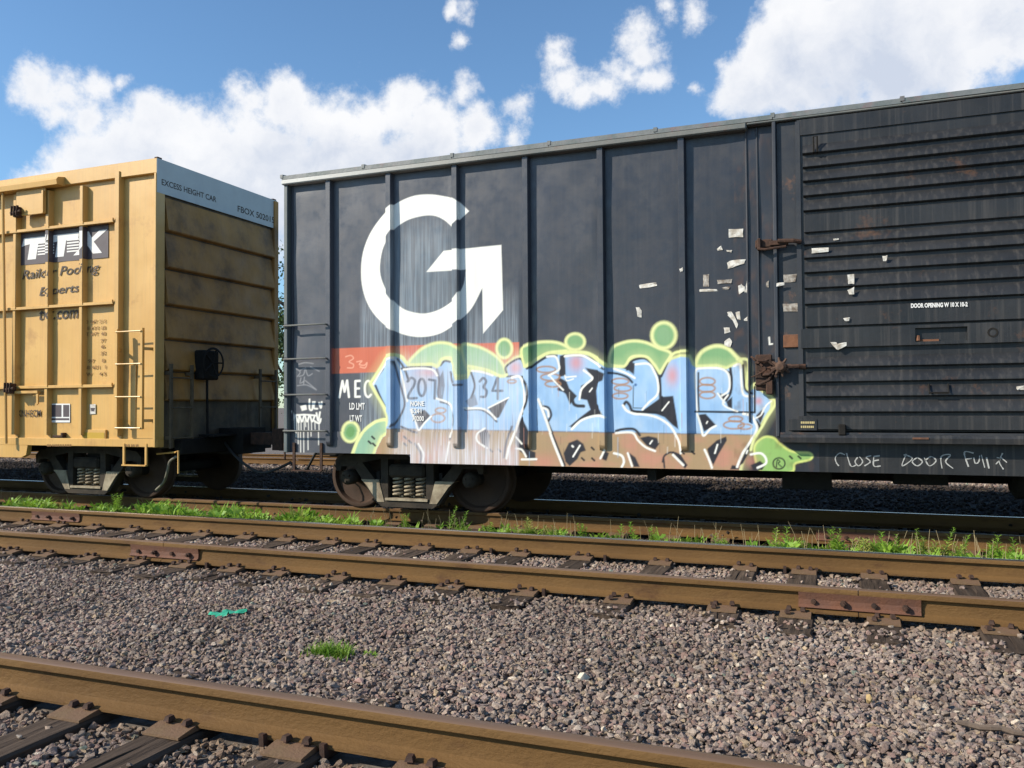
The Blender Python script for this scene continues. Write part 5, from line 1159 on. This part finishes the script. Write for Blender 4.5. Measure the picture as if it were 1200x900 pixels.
    x, z = onY(-5, 290, 8.86); mb = MB(); mb.tube([(onY(4, 225, 8.85)[0], 8.84, onY(4, 225, 8.85)[1]), (onY(8, 520, 8.85)[0], 8.84, onY(8, 520, 8.85)[1])], .02, 8); mb.build('lock_rod', M['yellow'], car)
    x0_, x1_ = onY(14, 470, 8.87)[0], onY(45, 470, 8.87)[0]; z1_, z0_ = onY(30, 458, 8.87)[1], onY(30, 460.5, 8.87)[1]
    mb = MB(); mb.bbox(x0_, x1_, 8.85, 8.90, z0_ - .01, z1_, .004); mb.prism([(x1_ - .03, z0_ - .18), (x1_, z0_ - .16), (x1_, z0_), (x1_ - .04, z0_)], 8.86, 8.88); mb.build('lock_bracket', M['yellow'], car)
    # logo band and words on the sheets, carried over the rib faces
    def quad(pts, Y, m, nm):
        w_ = [onY(x, y, Y) for x, y in pts]; mb = MB(); mb.add([(p[0], Y, p[1]) for p in w_], [tuple(range(len(w_)))]); return mb.build(nm, m, car)
    bt, bb = onY(70, 268, YS)[1], onY(70, 307, YS)[1]; bxl, bxr = onY(21, 290, YS)[0], onY(127.5, 290, YS)[0]
    mb = MB(); mb.add([(bxl, YS - .009, bb), (bxr, YS - .009, bb), (bxr, YS - .009, bt), (bxl, YS - .009, bt)], [(0, 1, 2, 3)]); mb.build('logo_band', M['band'], car)
    for x in ry[1:3]:
        mb = MB(); mb.add([(x - .029, YS - .087, bb), (x + .029, YS - .087, bb), (x + .029, YS - .087, bt - .03), (x - .029, YS - .087, bt - .03)], [(0, 1, 2, 3)]); mb.add([(x + .0325, YS - .078, bb), (x + .0445, YS - .002, bb), (x + .0445, YS - .002, bt - .03), (x + .0325, YS - .078, bt - .03)], [(0, 1, 2, 3)]); mb.build('logo_band', M['band'], car)
    hh = bt - bb; W_ = bxr - bxl
    def U(u, v, Y=None): return (bxl + W_ * u, bb + hh * v)
    def T(u0, c0, c1, u1):   # heavy slanted T
        s = .10; f = lambda u, v: U(u + s * (v - .15) * .55, v)
        return [f(c0, .15), f(c1, .15), f(c1, .62), f(u1, .62), f(u1, .82), f(u0, .82), f(u0 - .012, .56), f(u0 + .03, .60), f(c0, .62)]
    letters = [T(.04, .12, .215, .345), T(.36, .43, .525, .655)]
    f = lambda u, v: U(u + .055 * (v - .15), v)
    Xl = [[f(.63, .15), f(.71, .15), f(.77, .40), f(.84, .15), f(.935, .15), f(.83, .50), f(.955, .82), f(.87, .82), f(.80, .62), f(.76, .82), f(.665, .82), f(.73, .50)]]
    Lc = letters + Xl
    for poly in Lc:
        mb = MB(); mb.add([(p[0], YS - .0115, p[1]) for p in poly], [tuple(range(len(poly)))]); me_ = mb.build('logo_letter', M['white'], car)
    mb = MB()
    for u0, u1 in ((.235, .42), (.56, .69)):
        for j in range(5):
            v = .26 + j * .085; mb.add([(p[0], YS - .0125, p[1]) for p in (U(u0, v), U(u1, v), U(u1, v + .045), U(u0, v + .045))], [(0, 1, 2, 3)])
    mb.build('logo_stripes', M['white'], car)
    def clipx(P_, a, b):
        for lim, keep in ((a, lambda q: q[0] >= a), (b, lambda q: q[0] <= b)):
            out = []
            for p0, p1 in zip(P_, P_[1:] + P_[:1]):
                if keep(p0) != keep(p1): t_ = (lim - p0[0]) / (p1[0] - p0[0]); c_ = (lim, p0[1] + (p1[1] - p0[1]) * t_)
                if keep(p0):
                    out.append(p0)
                    if not keep(p1): out.append(c_)
                elif keep(p1): out.append(c_)
            P_ = out
            if not P_: break
        return P_
    stripes = [[U(u0, .26 + j * .085), U(u1, .26 + j * .085), U(u1, .305 + j * .085), U(u0, .305 + j * .085)] for u0, u1 in ((.235, .42), (.56, .69)) for j in range(5)]
    for x in ry[1:3]:
        mb = MB()
        for poly in Lc + stripes:
            c_ = clipx(poly, x - .029, x + .029)
            if len(c_) > 2: mb.add([(p[0], YS - .0885, p[1]) for p in c_], [tuple(range(len(c_)))])
        if mb.f: mb.build('logo_letter', M['white'], car)
    Yt = YS - .009
    def over_ribs(s_, l, r, y0, y1, hpx):
        a = onY(l, y0, Yt); b = onY(r, y1, Yt); h = onY(l, y0 - hpx, Yt)[1] - a[1]
        v, fs = text_tris(s_, .012, .25); w_ = v[:, 0].max(); hh_ = v[:, 1].max()
        P2 = [(a[0] + (b[0] - a[0]) * x / w_, a[1] + (b[1] - a[1]) * x / w_ + h * y / hh_) for x, y in v]
        mb = MB(); x_ = -1e3; segs = []
        for q in ry[:3]: segs.append((x_, q - .042, Yt - .002)); segs.append((q - .029, q + .029, YS - .0865)); x_ = q + .042
        segs.append((x_, 1e3, Yt - .002))
        for f_ in fs:
            poly = [P2[i] for i in f_]
            for lo, hi, yy in segs:
                c_ = clipx(list(poly), lo, hi)
                if len(c_) > 2: mb.add([(p[0], yy, p[1]) for p in c_], [tuple(range(len(c_)))])
        mb.build('lettering', M['ink'], car)
    over_ribs('Railcar Pooling', 26, 116.5, 331, 322, 14); over_ribs('Experts', 46, 93, 350, 345, 13); over_ribs('ttx.com', 46, 92, 375.5, 373, 12); letter_px('KNHSCM', 21, 48, 488.5, 488.5, 8.2, Yt, M['ink'], car, bold=.01)
    rows = [(379.5, 'LD  LMT  21 5', 1), (387, '6 8 4 0 0  LB', 1), (394, 'LT WT  48', 1), (402, '     77', 0), (409, '1      6', 0), (416.5, '     32', 0), (425.5, '1 97    8', 0), (433, '68 401  1', 1), (441, 'I W     4 5', 1)]
    for py, s_, full in rows:
        l = 98.5 if s_[0] != ' ' else 118
        letter_px(s_.strip(), l, 124 if full or s_[0] == ' ' else 123, py, py - 1.0, 4.2, Yt, M['ink_faint'], car, bold=.02)
    for l_, r_ in ((55, 83), (147, 162)):             # tiny worn stencils on the sill
        mb = MB(); px = l_
        while px < r_:
            w_ = rnd.uniform(.8, 2.4); a = onY(px, 523.2, Yy + .027); b = onY(px + w_, 520.6, Yy + .027); px += w_ + rnd.uniform(.5, 1.6)
            mb.add([(a[0], Yy + .027, a[1]), (b[0], Yy + .027, a[1]), (b[0], Yy + .027, b[1]), (a[0], Yy + .027, b[1])], [(0, 1, 2, 3)])
        o_ = mb.build('worn_stencil', M['ink_faint'], car); o_['kind'] = 'stuff'
    # placards
    quad([(57, 473), (82, 473), (82, 495), (57, 495)], YS - .012, M['white'], 'placard'); quad([(58.5, 474.5), (72, 474.5), (72, 488.5), (58.5, 488.5)], YS - .0135, M['band'], 'placard_panel')
    quad([(74, 474.5), (81, 474.5), (81, 488.5), (74, 488.5)], YS - .0135, M['band'], 'placard_panel'); quad([(58.5, 490), (81, 490), (81, 492.5), (58.5, 492.5)], YS - .0135, M['band'], 'placard_panel')
    quad([(105, 474), (112, 473.5), (112, 485), (105, 485.5)], YS - .012, M['paper'], 'emblem'); quad([(106, 478), (111.5, 478), (110, 482), (107, 482)], YS - .0135, M['band'], 'emblem_mark')
    a = onY(98, 505, YS); b = onY(125.5, 519, YS); mb = MB(); mb.bbox(a[0], b[0], YS - .03, YS, b[1], a[1] + .02, .004); mb.build('panel_box', M['yellow'], car)
    mb = MB(); mb.box(a[0] + .02, b[0] - .02, YS - .034, YS - .0305, b[1] + .02, a[1] - .02); mb.build('panel_box_plate', M['ochre'], car)
    x, z = onY(72, 511, YS); mb = MB(); mb.bbox(x - .12, x + .1, YS - .05, YS, z - .02, z + .012, .004); mb.bbox(x + .06, x + .1, YS - .07, YS, z - .0, z + .05, .004); mb.build('jacking_hook', M['rust_dark'], car)
    # ladder on the side
    L0, L1 = onY(136.5, 400, 8.83)[0], onY(166, 400, 8.83)[0]; zt_, zb_ = onY(150, 386.5, 8.83)[1], onY(150, 503, 8.83)[1]; YL = 8.83
    lad = MB()
    for x in (L0, L1): lad.bbox(x - .022, x + .022, YL - .008, YL + .03, zb_, zt_ + .02, .003)
    lad = lad.build('ladder', M['yellow'], car)
    for py in (388.5, 426.5, 465, 501.5):
        z = onY(150, py, YL)[1]; mb = MB(); mb.tube([(L0, YL - .014, z), (L1, YL - .014, z)], .0105, 8); mb.build('rung', M['yellow'], lad, smooth=True)
    for x, s_ in ((L0, -1), (L1, 1)):
        for py in (409, 493):
            z = onY(150, py, YL)[1]; mb = MB(); mb.prism([(x, YL + .02), (x + s_ * .02, YL + .02), (x + s_ * .09, YS), (x + s_ * .04, YS)], z - .02, z + .02, 'z'); mb.bbox(x + s_ * .09 - .03, x + s_ * .09 + .03, YS - .012, YS, z - .03, z + .03, .003); mb.build('ladder_bracket', M['yellow'], lad)
    # pad behind the ladder
    a = onY(152, 428, YS)[0]; b = onY(160, 428, YS)[0]; mb = MB(); mb.bbox(a, b, YS - .012, YS, zb_ + .02, onY(150, 428, YS)[1], .003); mb.build('backing_strip', M['yellow'], car)
    # sill step
    x0_, x1_ = onY(143, 535, Yy)[0], onY(169.5, 535, Yy)[0]; z0_ = onY(150, 545, Yy)[1]
    mb = MB(); mb.box(x0_ - .012, x0_ + .02, Yy + .02, Yy + .045, z0_, zb + .05); mb.box(x1_ - .02, x1_ + .012, Yy + .02, Yy + .045, z0_, zb + .05); mb.box(x0_ - .012, x1_ + .012, Yy + .0, Yy + .05, z0_ - .012, z0_ + .006); mb.build('sill_step', M['yellow'], car)
    # end wall
    YR = onX(324.5, 300, XE)[0]
    print('YR', YR)
    zg = onX(184.6, 224.5, XE)[1] if False else H + (onY(184.6, 224.5, Yy)[1] - H)
    end = MB(); end.box(XE - .05, XE - .03, YS + .05, YR - .05, zb - .02, zt - .02); end = end.build('end_wall', M['dark_end'], car)
    mb = MB(); mb.bbox(XE - .0, XE + .0075, Yy + .012, YR - .005, zg, zt - .002, .002); mb.build('end_fascia', M['grey_panel'], car)
    zl = [onY(184.4, y, Yy)[1] for y in (268, 311.6, 355.5, 396, 434, 470)]
    tops = [zg - .03] + [z - .02 for z in zl[:-1]]
    for kz, (z1_, z0_) in enumerate(zip(tops, zl)):
        mb = MB(); mb.prism([(XE - .03, z1_), (XE + .035, z0_ + .06), (XE + .04, z0_ + .03), (XE + .03, z0_ + .015), (XE - .03, z0_)], YS + .12, YR - .1, 'y'); mb.build('end_ridge', M['yellow_end'], end)
    for y0_, y1_, nm in ((YR - .10, YR, 'corner_post'),):
        mb = MB(); mb.bbox(XE - .03, XE + .03, y0_, y1_, zb, zt - .02, .005); mb.build(nm, M['yellow_end'], car)
    for y_ in (Yy + .03, YR - .1): mb = MB(); mb.bbox(XE - .06, XE + .0, y_, y_ + .08, zt + .002, zt + .022, .004); mb.build('roof_eye', M['rust_dark'], car)
    # stencils on the fascia
    def endtext(s_, l, r, yb0, yb1, hpx):
        a = onX(l, yb0, XE + .009); b = onX(r, yb1, XE + .009); t_ = onX(l, yb0 - hpx, XE + .009)
        letter_on(s_, (XE + .0095, a[0], a[1]), (XE + .0095, b[0], (b[1] + a[1]) / 2 if False else a[1]), t_[1] - a[1], (0, 0, 0), M['ink'], car, bold=.012)
    endtext('EXCESS HEIGHT CAR', 189.5, 253.5, 216.5, 236, 7.0)
    endtext('FBOX 502015', 278.5, 321.5, 248, 259, 7.4)
    # end furniture: ladder each side, brake wheel with its housing, platform
    for (ya, yb_) in ((YS + .12, YS + .52), (YR - .55, YR - .15)):
        l = MB(); 
        for y_ in (ya, yb_): l.box(XE + .08, XE + .11, y_ - .02, y_ + .02, zb - .02, zb + 1.15)
        for k_ in range(3): l.tube([(XE + .115, ya, zb + .12 + k_ * .42), (XE + .115, yb_, zb + .12 + k_ * .42)], .011, 6)
        for y_ in (ya, yb_): l.box(XE - .02, XE + .08, y_ - .015, y_ + .015, zb + 1.0, zb + 1.05); l.box(XE - .02, XE + .08, y_ - .015, y_ + .015, zb + .1, zb + .15)
        l.build('end_ladder', M['dark_end'], car)
    by, bz = onX(249, 425, XE + .2)
    mb = MB(); mb.lathe([(.20, -.012), (.225, 0), (.20, .012), (.19, 0), (.20, -.012)], (XE + .22, by, bz), 'x', 28)
    for k_ in range(5): a = k_ * 1.2566; mb.tube([(XE + .2, by, bz), (XE + .22, by + .2 * math.cos(a), bz + .2 * math.sin(a))], .012, 6)
    mb.build('brake_wheel', M['under'], car)
    mb = MB(); mb.bbox(XE + .0, XE + .17, by - .16, by + .16, bz - .25, bz + .18, .02); mb.tube([(XE + .1, by, bz - .2), (XE + .1, by + .02, zb)], .018, 6); mb.build('brake_housing', M['under'], car)
    mb = MB(); mb.box(XE + .02, XE + .30, YC - .75, YC + .75, zb + .12, zb + .15); mb.build('end_platform', M['under'], car)
    mb = MB(); mb.bbox(XE - .02, XE + .12, YS + .3, YR - .3, zb - .12, zb + .1, .01); mb.build('end_sill', M['under'], car)
    # roof, far side, floor, underframe
    mb = MB(); mb.prism([(Yy + .03, zt - .01), (YC, zt - .004), (YR - .03, zt - .01), (YR - .03, zt - .05), (Yy + .03, zt - .05)], X0, XE - .004, 'x'); mb.build('roof', M['yellow'], car)
    mb = MB(); mb.box(X0, XE - .05, YR - .08, YR - .05, zb, zt - .05); mb.build('far_side', M['yellow'], car)
    mb = MB(); mb.box(X0, X0 + .03, YS, YR - .08, zb, zt - .05); mb.build('end_wall', M['yellow_end'], car)
    mb = MB(); mb.box(X0 + .03, XE - .05, YS + .05, YR - .08, zb + .04, zb + .12); mb.build('floor', M['under'], car)
    mb = MB(); mb.box(X0 - .2, XE + .25, YC - .17, YC + .17, ZC + .62, zb + .04)
    for x in np.arange(X0 + 3.2, XE - 3, 1.1): mb.prism([(YS + .06, zb), (YC - .17, ZC + .6), (YC + .17, ZC + .6), (YR - .1, zb)], x, x + .05, 'x')
    mb.build('centre_sill', M['under'], car)
    tx = (onY(72, 574, YN)[0] + onY(177, 580, YN)[0]) / 2
    truck(tx, car); truck(X0 + (XE - tx), car)
    coupler(XE, 1, car); coupler(X0, -1, car)
    # pale hose and uncoupling lever by the corner
    p = lambda px, py, Y: (onY(px, py, Y)[0], Y, onY(px, py, Y)[1])
    hose([p(207, 535, 9.1), p(199, 541, 9.1), p(196, 553, 9.12), p(192, 565, 9.2), p(183, 574, 9.3)], car, M['hose_pale'], .018)
    mb = MB(); mb.tube([p(184, 532, 9.3), p(206, 530, 9.05), p(209, 528, 9.03), p(209, 555, 9.03)], .013, 6); mb.build('uncoupling_lever', M['yellow'], car)
    z = ZC + .62; hose([(XE + .1, YC - .3, z + .2), (XE + .4, YC - .35, z - .05), (XE + .8, YC - .3, z - .25), (XE + 1.2, YC - .15, z - .1)], car, M['hose'])
build_yellow()

# ------------------------------------------------------------------ weeds
def weed_mesh(seed, h, n, spread=.05):
    r = random.Random(seed); mb = MB(); 
    for s in range(n):
        bx, by = r.gauss(0, spread), r.gauss(0, spread * .6); hh = h * r.uniform(.55, 1.05); lean = (r.uniform(-.25, .25), r.uniform(-.25, .25))
        pts = [(bx + lean[0] * hh * t * t, by + lean[1] * hh * t * t, hh * t) for t in (0, .33, .66, 1)]
        mb.cur = 1; mb.tube(pts, [.0028, .0024, .0018, .001], 4, False); mb.cur = 0
        nl = int(26 * hh / .16) + 8
        for k in range(nl):
            t = .08 + .92 * k / nl; a = k * 2.4 + r.uniform(-.4, .4); ln = (.045 * (1 - t * .65) + .008) * r.uniform(.7, 1.25); up = .35 + .5 * t
            c = Vector((bx + lean[0] * hh * t * t, by + lean[1] * hh * t * t, hh * t)); d = Vector((math.cos(a), math.sin(a), up)).normalized(); w_ = d.cross(Vector((0, 0, 1))).normalized() * ln * .13
            tip = c + d * ln + Vector((0, 0, -.004)); md = c + d * ln * .5
            mb.add([c, md + w_, tip, md - w_], [(0, 1, 2, 3)])
            if ln > .02:
                for q in (-1, 1):
                    e = md + (d * .6 + w_.normalized() * q * .8).normalized() * ln * .45; v = d * ln * .06; mb.add([md, md + v + (e - md) * .5, e, md - v + (e - md) * .5], [(0, 1, 2, 3)])
    return mb.mesh('weed_plant', [M['leaf_dry'] if seed in (4, 6) else M['leaf'], M['stem']])
WM = [weed_mesh(s, h, n) for s, h, n in ((1, .16, 5), (2, .13, 6), (3, .20, 4), (4, .10, 7), (5, .24, 4), (6, .15, 6))]
spots = [(537, 619, 4, 1.0, 'tall narrow bright green weed in front of the right visible wheel of the black boxcar'), (472, 615, 2, .8, 'small upright green weed just left of the tall narrow one, below the truck springs'),
         (8, 590, 1, 1.1, 'low bushy weed at the extreme left edge beside the rail'), (67, 590, 5, 1.0, 'bushy weed below the left wheel of the yellow boxcar'), (134, 596, 2, 1.3, 'dense weed clump below the yellow ladder, topped by a pale stalk'), (200, 600, 0, 1.3, 'spiky weed in the dense row below the gap end of the yellow boxcar'),
         (262, 604, 3, 1.2, 'low weed between the two cars, below the coupler'), (345, 608, 5, 1.2, 'bright weed clump below the sill step of the black boxcar'), (567, 623, 1, .9, 'short weed just right of the tall narrow one'), (617, 626, 5, 1.1, 'first of the short dense row of weeds under the graffiti'), (640, 627, 3, 1.2, 'broad weed at the end of the short dense row under the graffiti'),
         (680, 624, 2, .8, 'small weed above a patch of pale pebbles'), (740, 630, 0, 1.0, 'sparse upright weed below the middle of the graffiti piece'), (767, 630, 2, .7, 'thin weed standing alone right of a sparse upright one'), (845, 635, 1, 1.0, 'rounded weed below the right end of the graffiti'), (913, 637, 0, 1.15, 'double topped weed below the door latch'),
         (935, 637, 3, 1.1, 'weed touching its double topped neighbour below the door'), (981, 640, 2, 1.05, 'pointed weed below the left part of the door'), (1012, 641, 3, 1.3, 'low spreading weed beside the rail joint of the shaded track'), (1036, 640, 0, 1.1, 'upright weed just right of the low spreading one'), (1050, 641, 1, .8, 'small yellowish weed below the middle of the door'),
         (1075, 642, 4, .95, 'tall slim weed below the words door fully'), (1095, 643, 3, 1.4, 'broad weed clump left of the tallest stalk near the right edge'), (1121, 642, 4, 1.0, 'tall stalked weed, third from the right edge'), (1168, 645, 0, 1.15, 'yellow green weed close to the right edge, stepped outline'), (1192, 646, 1, 1.1, 'rounded weed, last one at the right edge')]
for (px, py, k, s_, lb) in spots:
    y = 8.78 + rnd.uniform(-.12, .16); s_ *= rnd.uniform(1.3, 1.6) * (1.15 if px > 420 else 1)
    x = onY(px, py, y)[0]
    o = inst('weed_plant', WM[k], None, (x, y, gz(y) - .005), rnd.uniform(0, 6), (s_, s_, s_)); tag(o, lb, 'weed', 'weeds beside the shaded track')
def weed_cover():
    mb = MB(); r = random.Random(77)
    dens = [(-14, 130), ]
    for i in range(1700):
        px = r.uniform(-80, 1230); wgt = .8 if px < 300 else .5 if px < 420 else (.34 if (580 < px < 660) else .07 if px < 880 else .22)
        if px < 420 and mnoise.noise((px * .018, 3.1, 0)) < -.05: wgt = .12
        if r.random() > wgt: continue
        y = r.uniform(8.45, 9.1) if px > 420 else r.uniform(8.3, 9.35); x = onY(px, 600, y)[0]; z = gz(y) - .005; h = (r.uniform(.14, .30) + .10 * mnoise.noise((px * .03, 9.2, 0))) * (.9 if px < 420 else .75)
        for k in range(r.randint(5, 9)):
            a = r.uniform(0, 6.28); ln = h * r.uniform(.7, 1.2); sp = r.uniform(.2, .8); c = Vector((x + r.gauss(0, .015), y + r.gauss(0, .015), z))
            d = Vector((math.cos(a) * sp, math.sin(a) * sp, 1)).normalized(); w_ = Vector((-math.sin(a), math.cos(a), 0)) * h * .06; md = c + d * ln * .6; tip = c + d * ln + Vector((math.cos(a), math.sin(a), -.3)) * ln * .2
            mb.add([c - w_ * .4, c + w_ * .4, md + w_, tip, md - w_], [(0, 1, 2, 3, 4)])
            if k % 2:
                for q in (-1, 1): e = md + Vector((-math.sin(a) * q, math.cos(a) * q, .4)) * ln * .3; mb.add([md, md + d * ln * .1 + (e - md) * .5, e, md - d * ln * .1 + (e - md) * .5], [(0, 1, 2, 3)])
    for i in range(260):
        px = r.uniform(-60, 1220); y = r.uniform(8.4, 9.2); x = onY(px, 600, y)[0]; z = gz(y); h = r.uniform(.12, .34); a = r.uniform(0, 6.28); l = r.uniform(.05, .35) * h
        mb.cur = 1; mb.tube([(x, y, z), (x + math.cos(a) * l * .4, y + math.sin(a) * l * .4, z + h * .6), (x + math.cos(a) * l, y + math.sin(a) * l, z + h)], [.003, .0025, .0015], 3, False)
    mb.cur = 0
    o = mb.build('weeds', [M['leaf'], mat('dead_stalk', (.30, .24, .13, 1), .85)]); tag(o, 'low green weeds creeping along the stones between the two tracks', kind='stuff')
weed_cover()
def tuft(px, py, label, n, h, sp, m=None):
    x, y = onZ(px, py, .11); r = random.Random(int(px)); mb = MB()
    for k in range(n):
        a = r.uniform(0, 6.28); c = Vector((x + r.gauss(0, sp), y + r.gauss(0, sp * .55), .10)); ln = h * r.uniform(.5, 1.1); s_ = r.uniform(.1, .9); d = Vector((math.cos(a) * s_, math.sin(a) * s_, 1)).normalized()
        w_ = Vector((-math.sin(a), math.cos(a), 0)) * .0028; md = c + d * ln * .6; tip = md + (d + Vector((math.cos(a), math.sin(a), -.7)) * .5) * ln * .4
        mb.add([c - w_, c + w_, md + w_, md - w_], [(0, 1, 2, 3)]); mb.add([md - w_, md + w_, tip], [(0, 1, 2)])
    o = mb.build('grass_tuft', m or M['leaf'], org=(x, y, .10)); tag(o, label, 'grass tuft')
tuft(388, 768, 'small bright green grass tuft growing alone in the gravel', 520, .10, .065)
tuft(432, 769, 'tiny yellowish sprig in the gravel just right of the green tuft', 60, .05, .022)

# ------------------------------------------------------------------ small things on the gravel
def lump(name, px, py, r, sc_, m, label, cat, seed):
    x, y = onZ(px, py, .12); rr = random.Random(seed); bm = bmesh.new()
    for i in range(16):
        v = Vector((rr.gauss(0, 1), rr.gauss(0, 1), rr.gauss(0, 1))).normalized(); bm.verts.new((v.x * sc_[0] * r, v.y * sc_[1] * r, v.z * sc_[2] * r))
    res = bmesh.ops.convex_hull(bm, input=bm.verts); bmesh.ops.delete(bm, geom=[g for g in res['geom_interior'] if isinstance(g, bmesh.types.BMVert)], context='VERTS')
    me = bpy.data.meshes.new(name); bm.to_mesh(me); bm.free(); me.materials.append(m)
    o = inst(name, me, None, (x, y, .125 + r * .3), rr.uniform(0, 6)); tag(o, label, cat); return o
lump('stone', 684, 797, .034, (1.1, .7, .85), M['pale_stone'], 'squarish cream coloured stone standing out on the grey gravel', 'stone', 3)
lump('stone', 421, 802, .034, (1, .8, .6), M['pink_stone'], 'pinkish stone lying close behind the nearest rail', 'stone', 5)
lump('stone', 1018, 823, .024, (.8, .8, 1.3), mat('yellow_stone', (.46, .32, .14, 1), .85), 'small ochre yellow stone in the lower right gravel', 'stone', 6)
lump('stone', 206, 744, .026, (1.5, .8, .5), M['pale_stone'], 'flat whitish chip of stone left below the green plastic scrap', 'stone', 7)
def scrap_plastic():
    x, y = onZ(268, 722, .12); mb = MB(); r = random.Random(4)
    def sheet(cx, cy, l, w_, a, h):
        n, k = 6, 3; vs = []
        for i in range(n + 1):
            for j in range(k + 1):
                u, v = i / n - .5, j / k - .5; px_, py_ = u * l, v * w_ * (1 - abs(u) * .8); vs.append((cx + px_ * math.cos(a) - py_ * math.sin(a), cy + px_ * math.sin(a) + py_ * math.cos(a), .125 + h * (.5 - abs(v)) + r.uniform(0, .014) + .02 * abs(u)))
        mb.add(vs, [(i * (k + 1) + j, i * (k + 1) + j + 1, (i + 1) * (k + 1) + j + 1, (i + 1) * (k + 1) + j) for i in range(n) for j in range(k)])
    sheet(x + .02, y + .04, .17, .07, .5, .05); sheet(x - .04, y - .055, .14, .08, .2, .05)
    o = mb.build('plastic_scrap', M['glass_green'], org=(x, y, .12)); tag(o, 'crumpled shiny green plastic bottle scrap lying on the gravel', 'litter')
scrap_plastic()
def stick():
    a = onZ(1122, 851, .135); b = onZ(1215, 864, .14); mb = MB(); n = 7
    pts = [(a[0] + (b[0] - a[0]) * i / n, a[1] + (b[1] - a[1]) * i / n + .006 * math.sin(i * 2), .15 + .004 * math.cos(i * 1.7)) for i in range(n + 1)]
    mb.tube(pts, [.012, .014, .013, .015, .013, .014, .012, .008], 7); o = mb.build('stick', M['stick'], org=(a[0], a[1], .13)); tag(o, 'thin dead grey brown stick lying on the gravel at the right edge', 'stick')
stick()

# ------------------------------------------------------------------ trees behind the train
def tree(x, y, h, cr, seed, label):
    r = random.Random(seed); t = thing('broadleaf_tree', label, 'tree', (x, y, 0), 'trees behind the train')
    mb = MB(); mb.tube([(x, y, -.1), (x + .1, y, h * .3), (x - .1, y + .2, h * .6), (x, y, h * .85)], [.32, .25, .16, .05], 9)
    tips = []
    for k in range(11):
        a = r.uniform(0, 6.28); z0 = h * r.uniform(.25, .7); e = Vector((x + cr * .75 * math.cos(a), y + cr * .75 * math.sin(a), z0 + h * r.uniform(.1, .28)))
        mb.tube([(x, y, z0), ((x + e.x) / 2, (y + e.y) / 2, (z0 + e.z) / 2 + .3), tuple(e)], [.11, .07, .025], 6); tips.append(e)
    mb.build('trunk', M['bark'], t)
    mb = MB(); cl = [(Vector((x + r.gauss(0, cr * .42), y + r.gauss(0, cr * .42), h * .58 + r.gauss(0, h * .17))), r.uniform(.6, 1.3)) for _ in range(34)] + [(e, 1.0) for e in tips]
    for c, rad in cl:
        for k in range(130):
            d = Vector((r.gauss(0, 1), r.gauss(0, 1), r.gauss(0, .8))).normalized() * rad * r.uniform(.5, 1.05); p = c + d; s_ = r.uniform(.06, .15)
            if p.z < .5: continue
            n = (d.normalized() + Vector((r.uniform(-.6, .6), r.uniform(-.6, .6), r.uniform(-.2, .9)))).normalized(); u = n.orthogonal().normalized() * s_; v = n.cross(u).normalized() * s_ * .7
            mb.add([p - u, p - v, p + u, p + v], [(0, 1, 2, 3)])
    mb.build('crown', M['tree_leaf'], t)
tree(-33.5, 46, 11.8, 4.2, 1, 'leafy green tree visible in the slit between the two boxcars')
tree(-41, 50, 10.5, 4.4, 2, 'broad green tree hidden for the most part behind the yellow boxcar')
tree(-26, 52, 10.0, 4.0, 3, 'green tree hidden behind the left end of the black boxcar')
print('objects', len(bpy.data.objects))
